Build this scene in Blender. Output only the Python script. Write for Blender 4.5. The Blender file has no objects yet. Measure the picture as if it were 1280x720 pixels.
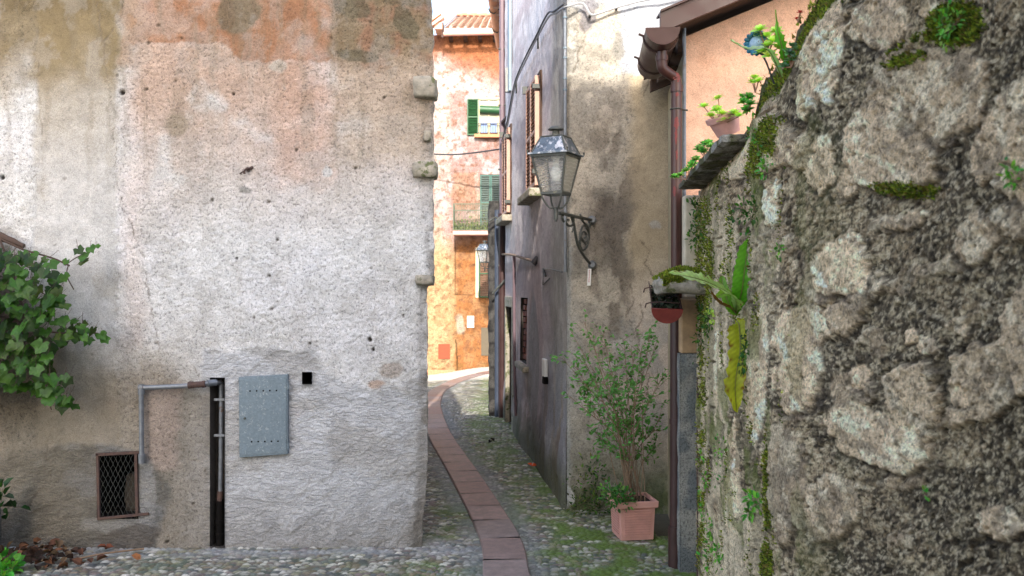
import bpy, math, random
import numpy as np
from mathutils import Vector, Matrix
R = math.radians
random.seed(7)
scene = bpy.context.scene
EYE = 1.62; F = 1100.0

# ------------------------------------------------------------- camera, light
cam_d = bpy.data.cameras.new('camera'); cam = bpy.data.objects.new('camera', cam_d)
scene.collection.objects.link(cam); scene.camera = cam
cam.location = (0, 0, EYE); cam.rotation_euler = (R(90), 0, 0)
cam_d.sensor_width = 36; cam_d.lens = F / 1280 * 36; cam_d.clip_end = 500; cam_d.clip_start = .05
cam_d.dof.use_dof = True; cam_d.dof.focus_distance = 5.6; cam_d.dof.aperture_fstop = 7.0

SUN_EL, SUN_AZ = R(33), R(1.5)          # sun behind the camera, a little to the right
w = bpy.data.worlds.new('World'); scene.world = w; w.use_nodes = True
nt = w.node_tree; nt.nodes.clear()
wo = nt.nodes.new('ShaderNodeOutputWorld'); bg = nt.nodes.new('ShaderNodeBackground'); sk = nt.nodes.new('ShaderNodeTexSky')
sk.sky_type = 'NISHITA'; sk.sun_disc = False; sk.sun_elevation = SUN_EL; sk.sun_rotation = R(180) - SUN_AZ
sk.air_density = 1.0; sk.dust_density = 2.5; sk.ozone_density = .2
bg.inputs[1].default_value = .15
nt.links.new(sk.outputs[0], bg.inputs[0]); nt.links.new(bg.outputs[0], wo.inputs[0])
sd = bpy.data.lights.new('sun', 'SUN'); sun = bpy.data.objects.new('sun', sd); scene.collection.objects.link(sun)
sd.energy = 2.0; sd.angle = R(.5); sd.color = (1, .95, .86)
sdir = Vector((math.sin(SUN_AZ) * math.cos(SUN_EL), -math.cos(SUN_AZ) * math.cos(SUN_EL), math.sin(SUN_EL)))
sun.rotation_euler = sdir.to_track_quat('Z', 'Y').to_euler(); sun.location = (0, -5, 15)
scene.view_settings.view_transform = 'Standard'; scene.view_settings.look = 'None'
scene.view_settings.gamma = 1; scene.view_settings.exposure = 2.05
scene.render.engine = 'CYCLES'
scene.cycles.max_bounces = 8; scene.cycles.diffuse_bounces = 4

# ------------------------------------------------------------- numpy noise
_rng = np.random.default_rng(3)
_T = _rng.random((512, 512)); _J1 = _rng.random((512, 512)); _J2 = _rng.random((512, 512))
def sm(a, b, x):
    t = np.clip((np.asarray(x, float) - a) / (b - a), 0, 1); return t * t * (3 - 2 * t)
def vn(x, y, s=0):
    x = np.asarray(x, float) + s * 17.31; y = np.asarray(y, float) + s * 9.77
    xi = np.floor(x).astype(int); yi = np.floor(y).astype(int); fx = x - xi; fy = y - yi
    fx = fx * fx * (3 - 2 * fx); fy = fy * fy * (3 - 2 * fy)
    a = _T[xi % 512, yi % 512]; b = _T[(xi + 1) % 512, yi % 512]; c = _T[xi % 512, (yi + 1) % 512]; d = _T[(xi + 1) % 512, (yi + 1) % 512]
    return (a * (1 - fx) + b * fx) * (1 - fy) + (c * (1 - fx) + d * fx) * fy
def fbm(x, y, o=4, s=0, g=.55):
    t = 0; a = 1; n = 0
    for i in range(o):
        t = t + a * vn(x * 2 ** i, y * 2 ** i, s + i * 3); n += a; a *= g
    return t / n
def fb(x, y, o=4, s=0, g=.55):        # centred about 0, roughly -1..1
    return (fbm(x, y, o, s, g) - .5) * 2.4
def worley(x, y, s=0, jit=.9, full=False):
    x = np.asarray(x, float) + s * 31.7; y = np.asarray(y, float) + s * 11.9
    xi = np.floor(x).astype(int); yi = np.floor(y).astype(int)
    f1 = np.full(x.shape, 9.); f2 = np.full(x.shape, 9.); idd = np.zeros(x.shape); qx = np.zeros(x.shape); qy = np.zeros(x.shape)
    for i in (-1, 0, 1):
        for j in (-1, 0, 1):
            cx = xi + i; cy = yi + j
            px = cx + .5 + jit * (_J1[cx % 512, cy % 512] - .5); py = cy + .5 + jit * (_J2[cx % 512, cy % 512] - .5)
            d = np.hypot(x - px, y - py); h = _T[cx % 512, cy % 512]
            nw = d < f1
            f2 = np.where(nw, f1, np.minimum(f2, d)); idd = np.where(nw, h, idd); qx = np.where(nw, x - px, qx); qy = np.where(nw, y - py, qy); f1 = np.where(nw, d, f1)
    return (f1, f2, idd, qx, qy) if full else (f1, f2, idd)
def S(r, g, b):
    c = np.array([r, g, b]) / 255.
    return np.where(c <= .04045, c / 12.92, ((c + .055) / 1.055) ** 2.4)
def S4(r, g, b): return tuple(float(v) for v in S(r, g, b)) + (1,)
def mixc(col, c2, m):
    m = np.clip(m, 0, 1)[..., None]; return col * (1 - m) + np.asarray(c2) * m
def box(x, y, x0, x1, y0, y1, s=6):
    return sm(x0 - s, x0 + s, x) * (1 - sm(x1 - s, x1 + s, x)) * sm(y0 - s, y0 + s, y) * (1 - sm(y1 - s, y1 + s, y))
def ell(x, y, cx, cy, rx, ry, a=0, s=.25):
    c, q = math.cos(R(a)), math.sin(R(a)); u = (x - cx) * c + (y - cy) * q; v = -(x - cx) * q + (y - cy) * c
    return 1 - sm(1 - s, 1 + s, np.hypot(u / rx, v / ry))
def pline(x, y, pts):
    d = np.full(np.shape(x), 1e9)
    for (ax, ay), (bx, by) in zip(pts[:-1], pts[1:]):
        L = (bx - ax) ** 2 + (by - ay) ** 2; t = np.clip(((x - ax) * (bx - ax) + (y - ay) * (by - ay)) / L, 0, 1)
        d = np.minimum(d, np.hypot(x - ax - t * (bx - ax), y - ay - t * (by - ay)))
    return d
def P(px, py, Y): return Vector(((px - 640) / F * Y, Y, EYE + (360 - py) / F * Y))

# ------------------------------------------------------------- scene helpers
def tag(o, label=None, cat=None, group=None, kind=None):
    if label: o['label'] = label
    if cat: o['category'] = cat
    if group: o['group'] = group
    if kind: o['kind'] = kind
    return o
def thing(name, label, cat, loc=(0, 0, 0), group=None):
    o = bpy.data.objects.new(name, None); scene.collection.objects.link(o); o.location = loc; o.empty_display_size = .1
    return tag(o, label, cat, group)
def wpos(o):
    v = Vector(o.location)
    while o.parent: o = o.parent; v += Vector(o.location)
    return v
def fastmesh(name, V, Q, mat, parent=None, col=None, attrs=None, smooth=True, T=None):
    """V Nx3 world coordinates, Q Mx4 quads, T Kx3 triangles"""
    V = np.asarray(V, dtype=np.float64).reshape(-1, 3)
    off = np.array(wpos(parent)) if parent else V.mean(0) * 0
    me = bpy.data.meshes.new(name); me.vertices.add(len(V)); me.vertices.foreach_set('co', (V - off).ravel())
    Q = np.zeros((0, 4), int) if Q is None else np.asarray(Q).reshape(-1, 4); T = np.zeros((0, 3), int) if T is None else np.asarray(T).reshape(-1, 3)
    n = len(Q) * 4 + len(T) * 3
    me.loops.add(n); me.loops.foreach_set('vertex_index', np.concatenate([Q.ravel(), T.ravel()]).astype(np.int32))
    me.polygons.add(len(Q) + len(T))
    st = np.concatenate([np.arange(len(Q)) * 4, len(Q) * 4 + np.arange(len(T)) * 3])
    me.polygons.foreach_set('loop_start', st.astype(np.int32))
    me.update(calc_edges=True)
    me.polygons.foreach_set('use_smooth', np.full(len(Q) + len(T), smooth))
    if col is not None:
        a = me.color_attributes.new('Col', 'FLOAT_COLOR', 'POINT'); c = np.ones((len(V), 4)); c[:, :3] = np.clip(np.asarray(col).reshape(-1, 3), 0, 1)
        a.data.foreach_set('color', c.ravel())
    for k, v in (attrs or {}).items():
        a = me.attributes.new(k, 'FLOAT', 'POINT'); a.data.foreach_set('value', np.asarray(v, float).ravel())
    me.materials.append(mat); me.validate()
    o = bpy.data.objects.new(name, me); scene.collection.objects.link(o)
    if parent: o.parent = parent
    return o
def gridquads(ny, nx, keep=None, flip=False):
    i = np.arange(ny * nx).reshape(ny, nx)
    q = np.stack([i[:-1, :-1], i[:-1, 1:], i[1:, 1:], i[1:, :-1]], -1)
    if flip: q = q[..., ::-1]
    return q[keep] if keep is not None else q.reshape(-1, 4)

class MB:
    def __init__(s): s.v = []; s.f = []; s.c = []; s.n = 0; s.p = []
    def add(s, vs, fs, col=None):
        s.p.append((list(vs), list(fs), col))
        for v in vs: s.v.append(tuple(v)); s.c.append(col or (1, 1, 1))
        for f in fs: s.f.append(tuple(i + s.n for i in f))
        s.n += len(vs)
    def box(s, c, h, ax=None, col=None):
        c = Vector(c); ax = ax or (Vector((1, 0, 0)), Vector((0, 1, 0)), Vector((0, 0, 1)))
        vs = [c + ax[0] * h[0] * i + ax[1] * h[1] * j + ax[2] * h[2] * k for k in (-1, 1) for j in (-1, 1) for i in (-1, 1)]
        s.add(vs, [(0, 2, 3, 1), (4, 5, 7, 6), (0, 1, 5, 4), (2, 6, 7, 3), (0, 4, 6, 2), (1, 3, 7, 5)], col); return s
    def bx(s, x0, x1, y0, y1, z0, z1, col=None): return s.box(((x0 + x1) / 2, (y0 + y1) / 2, (z0 + z1) / 2), ((x1 - x0) / 2, (y1 - y0) / 2, (z1 - z0) / 2), None, col)
    def tube(s, pts, r, n=10, col=None, cap=True, flat=None):
        pts = [Vector(p) for p in pts]; m = len(pts); rs = r if isinstance(r, (list, tuple)) else [r] * m
        up = None; rings = []
        for i, p in enumerate(pts):
            d = (pts[min(i + 1, m - 1)] - pts[max(i - 1, 0)]).normalized()
            if up is None:
                up = Vector((0, 0, 1)) if abs(d.z) < .9 else Vector((1, 0, 0))
            a = d.cross(up).normalized(); up = a.cross(d).normalized()
            for k in range(n):
                t = 2 * math.pi * k / n
                rings.append(p + (a * math.cos(t) + up * math.sin(t)) * rs[i])
        fs = [(i * n + k, i * n + (k + 1) % n, (i + 1) * n + (k + 1) % n, (i + 1) * n + k) for i in range(m - 1) for k in range(n)]
        if cap: fs += [tuple(range(n))[::-1], tuple((m - 1) * n + k for k in range(n))]
        s.add(rings, fs, col); return s
    def lathe(s, c, prof, n=20, col=None, ax=None):
        c = Vector(c); ax = ax or (Vector((1, 0, 0)), Vector((0, 1, 0)), Vector((0, 0, 1))); vs = []
        for r, z in prof:
            for k in range(n):
                t = 2 * math.pi * k / n; vs.append(c + ax[0] * r * math.cos(t) + ax[1] * r * math.sin(t) + ax[2] * z)
        fs = [(i * n + k, i * n + (k + 1) % n, (i + 1) * n + (k + 1) % n, (i + 1) * n + k) for i in range(len(prof) - 1) for k in range(n)]
        s.add(vs, fs, col); return s
    def split(s, name, mat, parent=None, smooth=False, bevel=0, label=None):      # every piece a part of its own
        for vs, fs, c in s.p:
            q = MB(); q.add(vs, fs, c); q.build(name, mat, parent, smooth, bevel, label)
    def build(s, name, mat, parent=None, smooth=False, bevel=0, label=None):
        off = wpos(parent) if parent else Vector((0, 0, 0))
        me = bpy.data.meshes.new(name); me.from_pydata([tuple(Vector(v) - off) for v in s.v], [], s.f); me.update()
        a = me.color_attributes.new('Col', 'FLOAT_COLOR', 'POINT')
        for i, c in enumerate(s.c): a.data[i].color = (c[0], c[1], c[2], 1)
        me.materials.append(mat)
        o = bpy.data.objects.new(name, me); scene.collection.objects.link(o)
        if parent: o.parent = parent
        if smooth:
            me.polygons.foreach_set('use_smooth', [True] * len(me.polygons))
            try: me.set_sharp_from_angle(angle=R(40))
            except Exception: pass
        if bevel:
            b = o.modifiers.new('b', 'BEVEL'); b.width = bevel; b.segments = 2; b.limit_method = 'ANGLE'; b.angle_limit = R(35)
        if label: o['label'] = label
        return o
def kids(o): return [c for c in bpy.data.objects if c.parent == o]
def copy_tree(o, parent=None):
    c = o.copy(); scene.collection.objects.link(c); c.parent = parent
    for ch in kids(o): copy_tree(ch, c)
    return c
def smoothpts(pts, n=6):
    pts = [Vector(p) for p in pts]; out = []
    for i in range(len(pts) - 1):
        p0 = pts[max(i - 1, 0)]; p1 = pts[i]; p2 = pts[i + 1]; p3 = pts[min(i + 2, len(pts) - 1)]
        for k in range(n):
            t = k / n
            out.append(.5 * ((2 * p1) + (p2 - p0) * t + (2 * p0 - 5 * p1 + 4 * p2 - p3) * t * t + (3 * p1 - p0 - 3 * p2 + p3) * t ** 3))
    return out + [pts[-1]]

# ------------------------------------------------------------- materials
def newmat(name):
    m = bpy.data.materials.new(name); m.use_nodes = True; n = m.node_tree
    b = n.nodes['Principled BSDF']; return m, n, b
def N(n, t, **k):
    o = n.nodes.new(t)
    for a, v in k.items():
        if a[0] == 'i' and a[1:].isdigit(): o.inputs[int(a[1:])].default_value = v
        else: setattr(o, a, v)
    return o
def L(n, a, b): n.links.new(a, b)
def ramp(n, src, p0, c0, p1, c1):
    r = N(n, 'ShaderNodeValToRGB'); e = r.color_ramp.elements
    e[0].position = p0; e[1].position = p1
    e[0].color = (c0, c0, c0, 1) if not isinstance(c0, tuple) else c0; e[1].color = (c1, c1, c1, 1) if not isinstance(c1, tuple) else c1
    L(n, src, r.inputs[0]); return r.outputs[0]
def math_(n, op, a, b=None, clamp=False):
    m = N(n, 'ShaderNodeMath', operation=op); m.use_clamp = clamp
    for i, v in enumerate((a, b)):
        if v is None: continue
        if isinstance(v, (int, float)): m.inputs[i].default_value = v
        else: L(n, v, m.inputs[i])
    return m.outputs[0]
def mul_rgb(n, a, b, fac=1, mode='MULTIPLY'):
    m = N(n, 'ShaderNodeMix', data_type='RGBA', blend_type=mode)
    if isinstance(fac, (int, float)): m.inputs[0].default_value = fac
    else: L(n, fac, m.inputs[0])
    for i, v in ((6, a), (7, b)):
        if isinstance(v, tuple): m.inputs[i].default_value = v
        else: L(n, v, m.inputs[i])
    return m.outputs[2]
def plaster_mat(name, s1=130, s2=42, dist=.007, specks=.5, rough=.92, rot=None, stretch=(1, 1, 1), trowel=True, pit=.34, white=0.):
    m, n, b = newmat(name)
    tc = N(n, 'ShaderNodeTexCoord'); col = N(n, 'ShaderNodeAttribute', attribute_name='Col')
    rg = N(n, 'ShaderNodeAttribute', attribute_name='Rgh')
    mp = N(n, 'ShaderNodeMapping'); mp.inputs['Scale'].default_value = stretch; L(n, tc.outputs['Object'], mp.inputs[0])
    n1 = N(n, 'ShaderNodeTexNoise'); n1.inputs['Scale'].default_value = s1; n1.inputs['Detail'].default_value = 3; n1.inputs['Roughness'].default_value = .65; L(n, mp.outputs[0], n1.inputs[0])
    n2 = N(n, 'ShaderNodeTexNoise'); n2.inputs['Scale'].default_value = s2; n2.inputs['Detail'].default_value = 5; n2.inputs['Roughness'].default_value = .7; L(n, mp.outputs[0], n2.inputs[0])
    n3 = N(n, 'ShaderNodeTexNoise'); n3.inputs['Scale'].default_value = 7; n3.inputs['Detail'].default_value = 6; n3.inputs['Roughness'].default_value = .7; L(n, tc.outputs['Object'], n3.inputs[0])
    c = mul_rgb(n, col.outputs[0], ramp(n, n3.outputs[0], .3, .78, .7, 1.16))
    sp = ramp(n, n2.outputs[0], pit, 1 - specks, pit + .13, 1.0)
    c = mul_rgb(n, c, sp, rg.outputs['Fac'])
    sp2 = ramp(n, n1.outputs[0], .32, .60, .66, 1.24); c = mul_rgb(n, c, sp2, .8)
    if white:
        c = mul_rgb(n, c, (1.9, 1.85, 1.75, 1), math_(n, 'MULTIPLY', ramp(n, n1.outputs[0], .62, 0., .72, 1.), white))
    L(n, c, b.inputs['Base Color']); b.inputs['Roughness'].default_value = rough
    b.inputs['Specular IOR Level'].default_value = .25
    h = math_(n, 'MULTIPLY', math_(n, 'ADD', math_(n, 'MULTIPLY', n1.outputs[0], .35), n2.outputs[0]), math_(n, 'ADD', math_(n, 'MULTIPLY', rg.outputs['Fac'], .85), .15))
    if trowel:
        tr = N(n, 'ShaderNodeAttribute', attribute_name='Trw')
        mp2 = N(n, 'ShaderNodeMapping'); mp2.inputs['Rotation'].default_value = (0, R(-32), 0); mp2.inputs['Scale'].default_value = (24, 24, 52); L(n, tc.outputs['Object'], mp2.inputs[0])
        n4 = N(n, 'ShaderNodeTexNoise'); n4.inputs['Scale'].default_value = 1; n4.inputs['Detail'].default_value = 4; n4.inputs['Roughness'].default_value = .6; n4.inputs['Distortion'].default_value = .9; L(n, mp2.outputs[0], n4.inputs[0])
        h = math_(n, 'ADD', h, math_(n, 'MULTIPLY', math_(n, 'MULTIPLY', ramp(n, n4.outputs[0], .40, 0., .56, 1.), tr.outputs['Fac']), .5))
    bp = N(n, 'ShaderNodeBump'); bp.inputs['Strength'].default_value = 1; bp.inputs['Distance'].default_value = dist
    L(n, h, bp.inputs['Height']); L(n, bp.outputs[0], b.inputs['Normal'])
    return m
def simple(name, col, rough=.6, metal=0, var=.18, scale=20, bump=.0, bscale=60, wear=None, wearamt=.6, spec=.5, usecol=False):
    m, n, b = newmat(name); tc = N(n, 'ShaderNodeTexCoord')
    nz = N(n, 'ShaderNodeTexNoise'); nz.inputs['Scale'].default_value = scale; nz.inputs['Detail'].default_value = 6; nz.inputs['Roughness'].default_value = .65; L(n, tc.outputs['Object'], nz.inputs[0])
    base = S4(*col)
    if usecol:
        a = N(n, 'ShaderNodeAttribute', attribute_name='Col'); base = mul_rgb(n, a.outputs[0], base)
    c = mul_rgb(n, base, ramp(n, nz.outputs[0], .28, 1 - var, .72, 1 + var))
    if wear:
        n5 = N(n, 'ShaderNodeTexNoise'); n5.inputs['Scale'].default_value = scale * .6; n5.inputs['Detail'].default_value = 8; n5.inputs['Roughness'].default_value = .75; L(n, tc.outputs['Object'], n5.inputs[0])
        c = mul_rgb(n, c, S4(*wear), ramp(n, n5.outputs[0], wearamt - .03, 0., wearamt + .03, 1.), 'MIX')
    L(n, c, b.inputs['Base Color'])
    L(n, ramp(n, nz.outputs[0], .3, max(rough - .12, .05), .7, min(rough + .12, 1.)), b.inputs['Roughness']); b.inputs['Metallic'].default_value = metal; b.inputs['Specular IOR Level'].default_value = spec
    if bump:
        nb = N(n, 'ShaderNodeTexNoise'); nb.inputs['Scale'].default_value = bscale; nb.inputs['Detail'].default_value = 5; nb.inputs['Roughness'].default_value = .7; L(n, tc.outputs['Object'], nb.inputs[0])
        bp = N(n, 'ShaderNodeBump'); bp.inputs['Distance'].default_value = bump; L(n, nb.outputs[0], bp.inputs['Height']); L(n, bp.outputs[0], b.inputs['Normal'])
    return m
def leafmat(name, col, var=.3, trans=.35, rough=.5):
    m, n, b = newmat(name); a = N(n, 'ShaderNodeAttribute', attribute_name='Col')
    tc = N(n, 'ShaderNodeTexCoord'); nz = N(n, 'ShaderNodeTexNoise'); nz.inputs['Scale'].default_value = 30; nz.inputs['Detail'].default_value = 4; L(n, tc.outputs['Object'], nz.inputs[0])
    c = mul_rgb(n, a.outputs[0], S4(*col)); c = mul_rgb(n, c, ramp(n, nz.outputs[0], .3, 1 - var, .7, 1 + var))
    L(n, c, b.inputs['Base Color']); b.inputs['Roughness'].default_value = rough; b.inputs['Specular IOR Level'].default_value = .35
    t = N(n, 'ShaderNodeBsdfTranslucent'); L(n, mul_rgb(n, c, (1.2, 1.5, .5, 1)), t.inputs[0])
    mx = N(n, 'ShaderNodeMixShader'); mx.inputs[0].default_value = trans
    L(n, b.outputs[0], mx.inputs[1]); L(n, t.outputs[0], mx.inputs[2]); L(n, mx.outputs[0], n.nodes['Material Output'].inputs[0])
    return m
M = {}
M['plaster_left'] = plaster_mat('rough_lime_plaster', s1=200, s2=68, dist=.010, specks=.6, pit=.345)
M['plaster_right'] = plaster_mat('stained_plaster', s1=190, s2=60, dist=.005, specks=.5, trowel=False, pit=.36)
M['plaster_side'] = plaster_mat('lilac_plaster', s1=170, s2=50, dist=.004, specks=.5, stretch=(1, 1, .8), trowel=False)
M['plaster_far'] = plaster_mat('orange_plaster', s1=40, s2=14, dist=.015, specks=.35, trowel=False)
M['plaster_peach'] = plaster_mat('peach_plaster', s1=260, s2=70, dist=.004, specks=.35, trowel=False)
M['stone'] = plaster_mat('rubble_stone', s1=260, s2=90, dist=.009, specks=.62, trowel=False, pit=.38, white=.4)
M['cobble'] = plaster_mat('cobble_stone', s1=260, s2=90, dist=.0025, specks=.3, rough=.6, trowel=False)
M['slab'] = simple('porphyry_slab', (138, 118, 112), .55, var=.45, scale=16, bump=.003, bscale=90, usecol=True)
M['quoin'] = simple('grey_quoin_stone', (150, 142, 128), .9, var=.4, scale=22, bump=.008, bscale=35, wear=(92, 96, 62), wearamt=.55)
M['black'] = simple('dark_void', (20, 18, 17), .95, spec=.1)
M['dark_grey'] = simple('dark_grey_mortar', (62, 56, 50), .95, var=.4, scale=30, bump=.006)  # dark grey-brown for recesses and the backs of openings
M['zinc'] = simple('galvanised_steel', (108, 122, 132), .5, metal=.35, var=.22, scale=80, wear=(148, 156, 160), wearamt=.6)
M['zincp'] = simple('galvanised_pipe', (120, 124, 130), .5, metal=.5, var=.25, scale=30, wear=(112, 92, 82), wearamt=.62)
M['rust'] = simple('rusty_iron', (80, 60, 52), .85, var=.4, scale=40, wear=(70, 52, 48), wearamt=.52)
M['brown'] = simple('brown_painted_metal', (68, 38, 32), .4, var=.18, scale=8, wear=(84, 50, 42), wearamt=.66)
M['brownwear'] = simple('chipped_brown_metal', (92, 52, 46), .42, var=.2, scale=12, wear=(176, 62, 56), wearamt=.6)
M['darkpipe'] = simple('dark_brown_pipe', (58, 36, 34), .45, var=.25, scale=10)
M['purple'] = simple('mauve_painted_pipe', (104, 86, 92), .45, var=.12, scale=5)
M['iron'] = simple('wrought_iron', (74, 76, 72), .55, metal=.3, var=.35, scale=50, wear=(112, 108, 92), wearamt=.6)
M['wood_dark'] = simple('old_dark_wood', (70, 50, 38), .85, var=.4, scale=14, bump=.004)
M['wood_pink'] = simple('salmon_shutter_paint', (180, 140, 122), .6, var=.15, scale=14)
M['green_paint'] = simple('green_shutter_paint', (30, 72, 40), .5, var=.2, scale=8)
M['teal_paint'] = simple('teal_shutter_paint', (52, 92, 82), .5, var=.2, scale=8)
M['terracotta'] = simple('terracotta', (204, 152, 140), .75, var=.15, scale=12, bump=.002, wear=(222, 178, 160), wearamt=.68)
M['tile'] = simple('pale_roof_tile', (214, 170, 146), .85, var=.3, scale=6, bump=.01, bscale=20)
M['white'] = simple('white_plastic', (225, 225, 222), .5, var=.05)
M['glass_frost'] = None
M['soil'] = simple('dark_soil', (48, 38, 30), .95, var=.4, scale=60, bump=.01)
M['brick'] = simple('old_red_brick', (128, 74, 60), .9, var=.4, scale=18, bump=.006)
M['concrete'] = simple('grey_concrete', (140, 140, 136), .9, var=.25, scale=14, bump=.004, wear=(108, 110, 100), wearamt=.58)
M['vine'] = leafmat('vine_leaf', (62, 100, 34), .3, .4, .42)
M['shrub'] = leafmat('shrub_leaf', (100, 156, 84), .25)
M['fern'] = leafmat('fern_frond', (255, 255, 255), .2, .4)
M['grass'] = leafmat('small_green_plant', (255, 255, 255), .25, .35)
M['moss'] = leafmat('moss', (255, 255, 255), .4, .15, .9)
M['stem'] = simple('brown_twig', (128, 104, 82), .8, var=.25, scale=40)
M['stem_dark'] = simple('dark_vine_wood', (72, 54, 44), .85, var=.3, scale=40)
M['dry'] = leafmat('dry_leaf', (255, 255, 255), .3, .15, .8)
M['cable'] = simple('black_cable', (44, 42, 46), .6, var=.2)
M['greycable'] = simple('grey_cable', (150, 150, 152), .6, var=.2)
# ============================================================= GROUND
def gz(X, Y):
    X = np.asarray(X, float); Y = np.asarray(Y, float)
    return -.045 * np.maximum(Y - 11.6, 0) + .2 * sm(-2.2, -.4, X) * sm(16, 19.5, Y)
def G(px, py):
    lo, hi = 2., 60.
    for _ in range(60):
        m = (lo + hi) / 2; X = (px - 640) / F * m; Zr = EYE + (360 - py) / F * m
        if Zr > float(gz(X, m)): lo = m
        else: hi = m
    return Vector(((px - 640) / F * lo, lo, float(gz((px - 640) / F * lo, lo))))
pc = [(660, 900), (645, 770), (633, 720), (624.5, 673), (588, 607), (567, 573), (551, 547), (541, 520), (540, 503), (549, 488), (570, 477), (606, 467), (640, 463)]
path_pts = smoothpts([G(*p) for p in pc], 8)
# resample the path every 5 cm
def resample(pts, d):
    out = [pts[0]]; acc = 0
    for a, b in zip(pts[:-1], pts[1:]):
        l = (b - a).length; t = 0
        while acc + l - t >= d:
            t += d - acc; acc = 0; out.append(a.lerp(b, t / l))
        acc += l - t
    return out
rs_ = resample(path_pts, .05)
pathline = [(p.x, p.y) for p in path_pts[::2]]
HW = .132
cmb_v = []; cmb_f = []; cmb_c = []
i = 0; rnd = random.Random(5)
while i + 9 < len(rs_):
    ln = rnd.choice([7, 8, 8, 9]); 
    if rs_[i].y > 12: ln = 9
    seg = rs_[i:i + ln + 1]
    if len(seg) < 3: break
    tone = rnd.uniform(.8, 1.14); warm = rnd.uniform(-.05, .07) + min(max((seg[0].y - 6) / 8, 0), 1) * .30
    c = (tone * (.98 + warm), tone * (1.02 - .08 * warm), tone * (1.03 - .5 * warm)); tilt = rnd.uniform(-.003, .003)
    b0 = len(cmb_v)
    for k, p in enumerate(seg):
        q = rs_[min(i + k + 1, len(rs_) - 1)]; o_ = rs_[max(i + k - 1, 0)]; d = (q - o_); d.z = 0; d.normalize(); nrm = Vector((d.y, -d.x, 0))
        pp = p.copy()
        if k == 0: pp = pp + d * .007
        if k == len(seg) - 1: pp = pp - d * .007
        for (s, dz) in ((-1, -.03), (-1, .0), (-.94, .008), (.94, .008), (1, .0), (1, -.03)):
            e = 0.002 if k in (0, len(seg) - 1) else 0
            cmb_v.append((pp.x + nrm.x * HW * s, pp.y + nrm.y * HW * s, float(gz(pp.x, pp.y)) + .012 + dz - e + tilt * s)); cmb_c.append(c)
    for k in range(len(seg) - 1):
        for m_ in range(5): cmb_f.append((b0 + k * 6 + m_, b0 + k * 6 + m_ + 1, b0 + (k + 1) * 6 + m_ + 1, b0 + (k + 1) * 6 + m_))
    for e in (0, len(seg) - 1): cmb_f.append((b0 + e * 6, b0 + e * 6 + 5, b0 + e * 6 + 4, b0 + e * 6 + 1)); 
    i += ln
cmb_c = np.array(cmb_c)
tag(fastmesh('path', cmb_v, cmb_f, M['slab'], col=cmb_c, smooth=False), kind='structure')

def cobbles(name, xs, ys, cell=.043):
    X, Y = np.meshgrid(xs, ys)
    d = pline(X, Y, pathline)
    wx = X + .012 * fb(X * 9, Y * 9, 3, 1); wy = Y + .012 * fb(X * 9, Y * 9, 3, 2)
    side = sm(-.35, -.5, X) * sm(6.0, 5.6, Y)
    f1, f2, idd = worley(wx / cell, wy / (cell * .8), 1)
    _, _, id2 = worley(wx / cell, wy / (cell * .8), 1)
    e = f2 - f1; dome = 1 - (1 - np.clip(e / .55, 0, 1)) ** 2
    hid = (idd * 97.3) % 1
    h = dome * (.008 + .006 * hid) - .006
    Z = gz(X, Y) + h + .012 * fb(X * 1.7, Y * 1.7, 3, 4)
    Z = np.where(d < .15, np.minimum(Z, gz(X, Y) + .004), Z)
    # colours
    base = S(120, 118, 108)
    col = np.ones(X.shape + (3,)) * base
    pal = [S(138, 134, 124), S(96, 100, 96), S(118, 106, 92), S(150, 146, 138), S(82, 84, 84), S(128, 124, 104), S(112, 100, 96), S(176, 172, 162)]
    k = np.minimum((idd * 8).astype(int), 7)
    col = np.array(pal)[k] * (.92 + .62 * hid[..., None])
    mortar = 1 - sm(.06, .2, e)
    green = sm(.26, .5, fbm(X * 2.2, Y * 2.2, 4, 8)) * (1 - .75 * sm(-.45, -.7, X)) + .5 * sm(.1, .4, X)
    mc = mixc(np.ones(X.shape + (3,)) * S(92, 90, 78), S(92, 110, 46), green)
    mc = mixc(mc, S(98, 94, 92), sm(-.5, -.9, X) * sm(.35, .6, fbm(X * 4, Y * 4, 3, 2)))
    col = mixc(col, S(96, 118, 58), green * .75 * sm(.3, .7, fbm(X * 9, Y * 9, 3, 6)))
    col = mixc(col, mc, mortar)
    edge = sm(.30, .2, d) * sm(.45, .6, fbm(X * 3, Y * 3, 3, 12) + .2)
    col = mixc(col, S(122, 126, 124), edge * .6)
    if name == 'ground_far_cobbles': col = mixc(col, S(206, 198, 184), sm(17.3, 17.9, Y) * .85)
    # whitish lime wash by the foot of the left wall and across to the right corner
    col = mixc(col, S(158, 160, 162), .65 * sm(5.75, 5.4, Y + .15 * fb(X * 4, Y * 4, 3, 3)) * sm(5.25, 5.42, Y) * sm(.0, -.4, X) * sm(.35, .6, fbm(X * 6, Y * 14, 4, 3)))
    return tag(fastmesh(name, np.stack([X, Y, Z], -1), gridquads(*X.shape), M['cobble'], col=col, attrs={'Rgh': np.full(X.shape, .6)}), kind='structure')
cobbles('ground_cobbles', np.arange(-3.9, 1.35, .0085), np.arange(4.3, 5.75, .0085))
ys = [5.7415]
while ys[-1] < 13.5: ys.append(ys[-1] + .0085 * (ys[-1] / 5.7) ** 1.3)
cobbles('alley_cobbles', np.arange(-1.75, .95, .0095), np.array(ys))
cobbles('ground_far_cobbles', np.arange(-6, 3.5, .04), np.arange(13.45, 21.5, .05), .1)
X, Y = np.meshgrid(np.concatenate([np.linspace(-150, -8, 12), np.arange(-6, 6.1, .5), np.linspace(8, 150, 12)]), np.concatenate([np.linspace(-120, -6, 10), np.arange(-5, 24, .5), np.linspace(26, 250, 14)]))
Yc = np.minimum(Y, 22)
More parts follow.
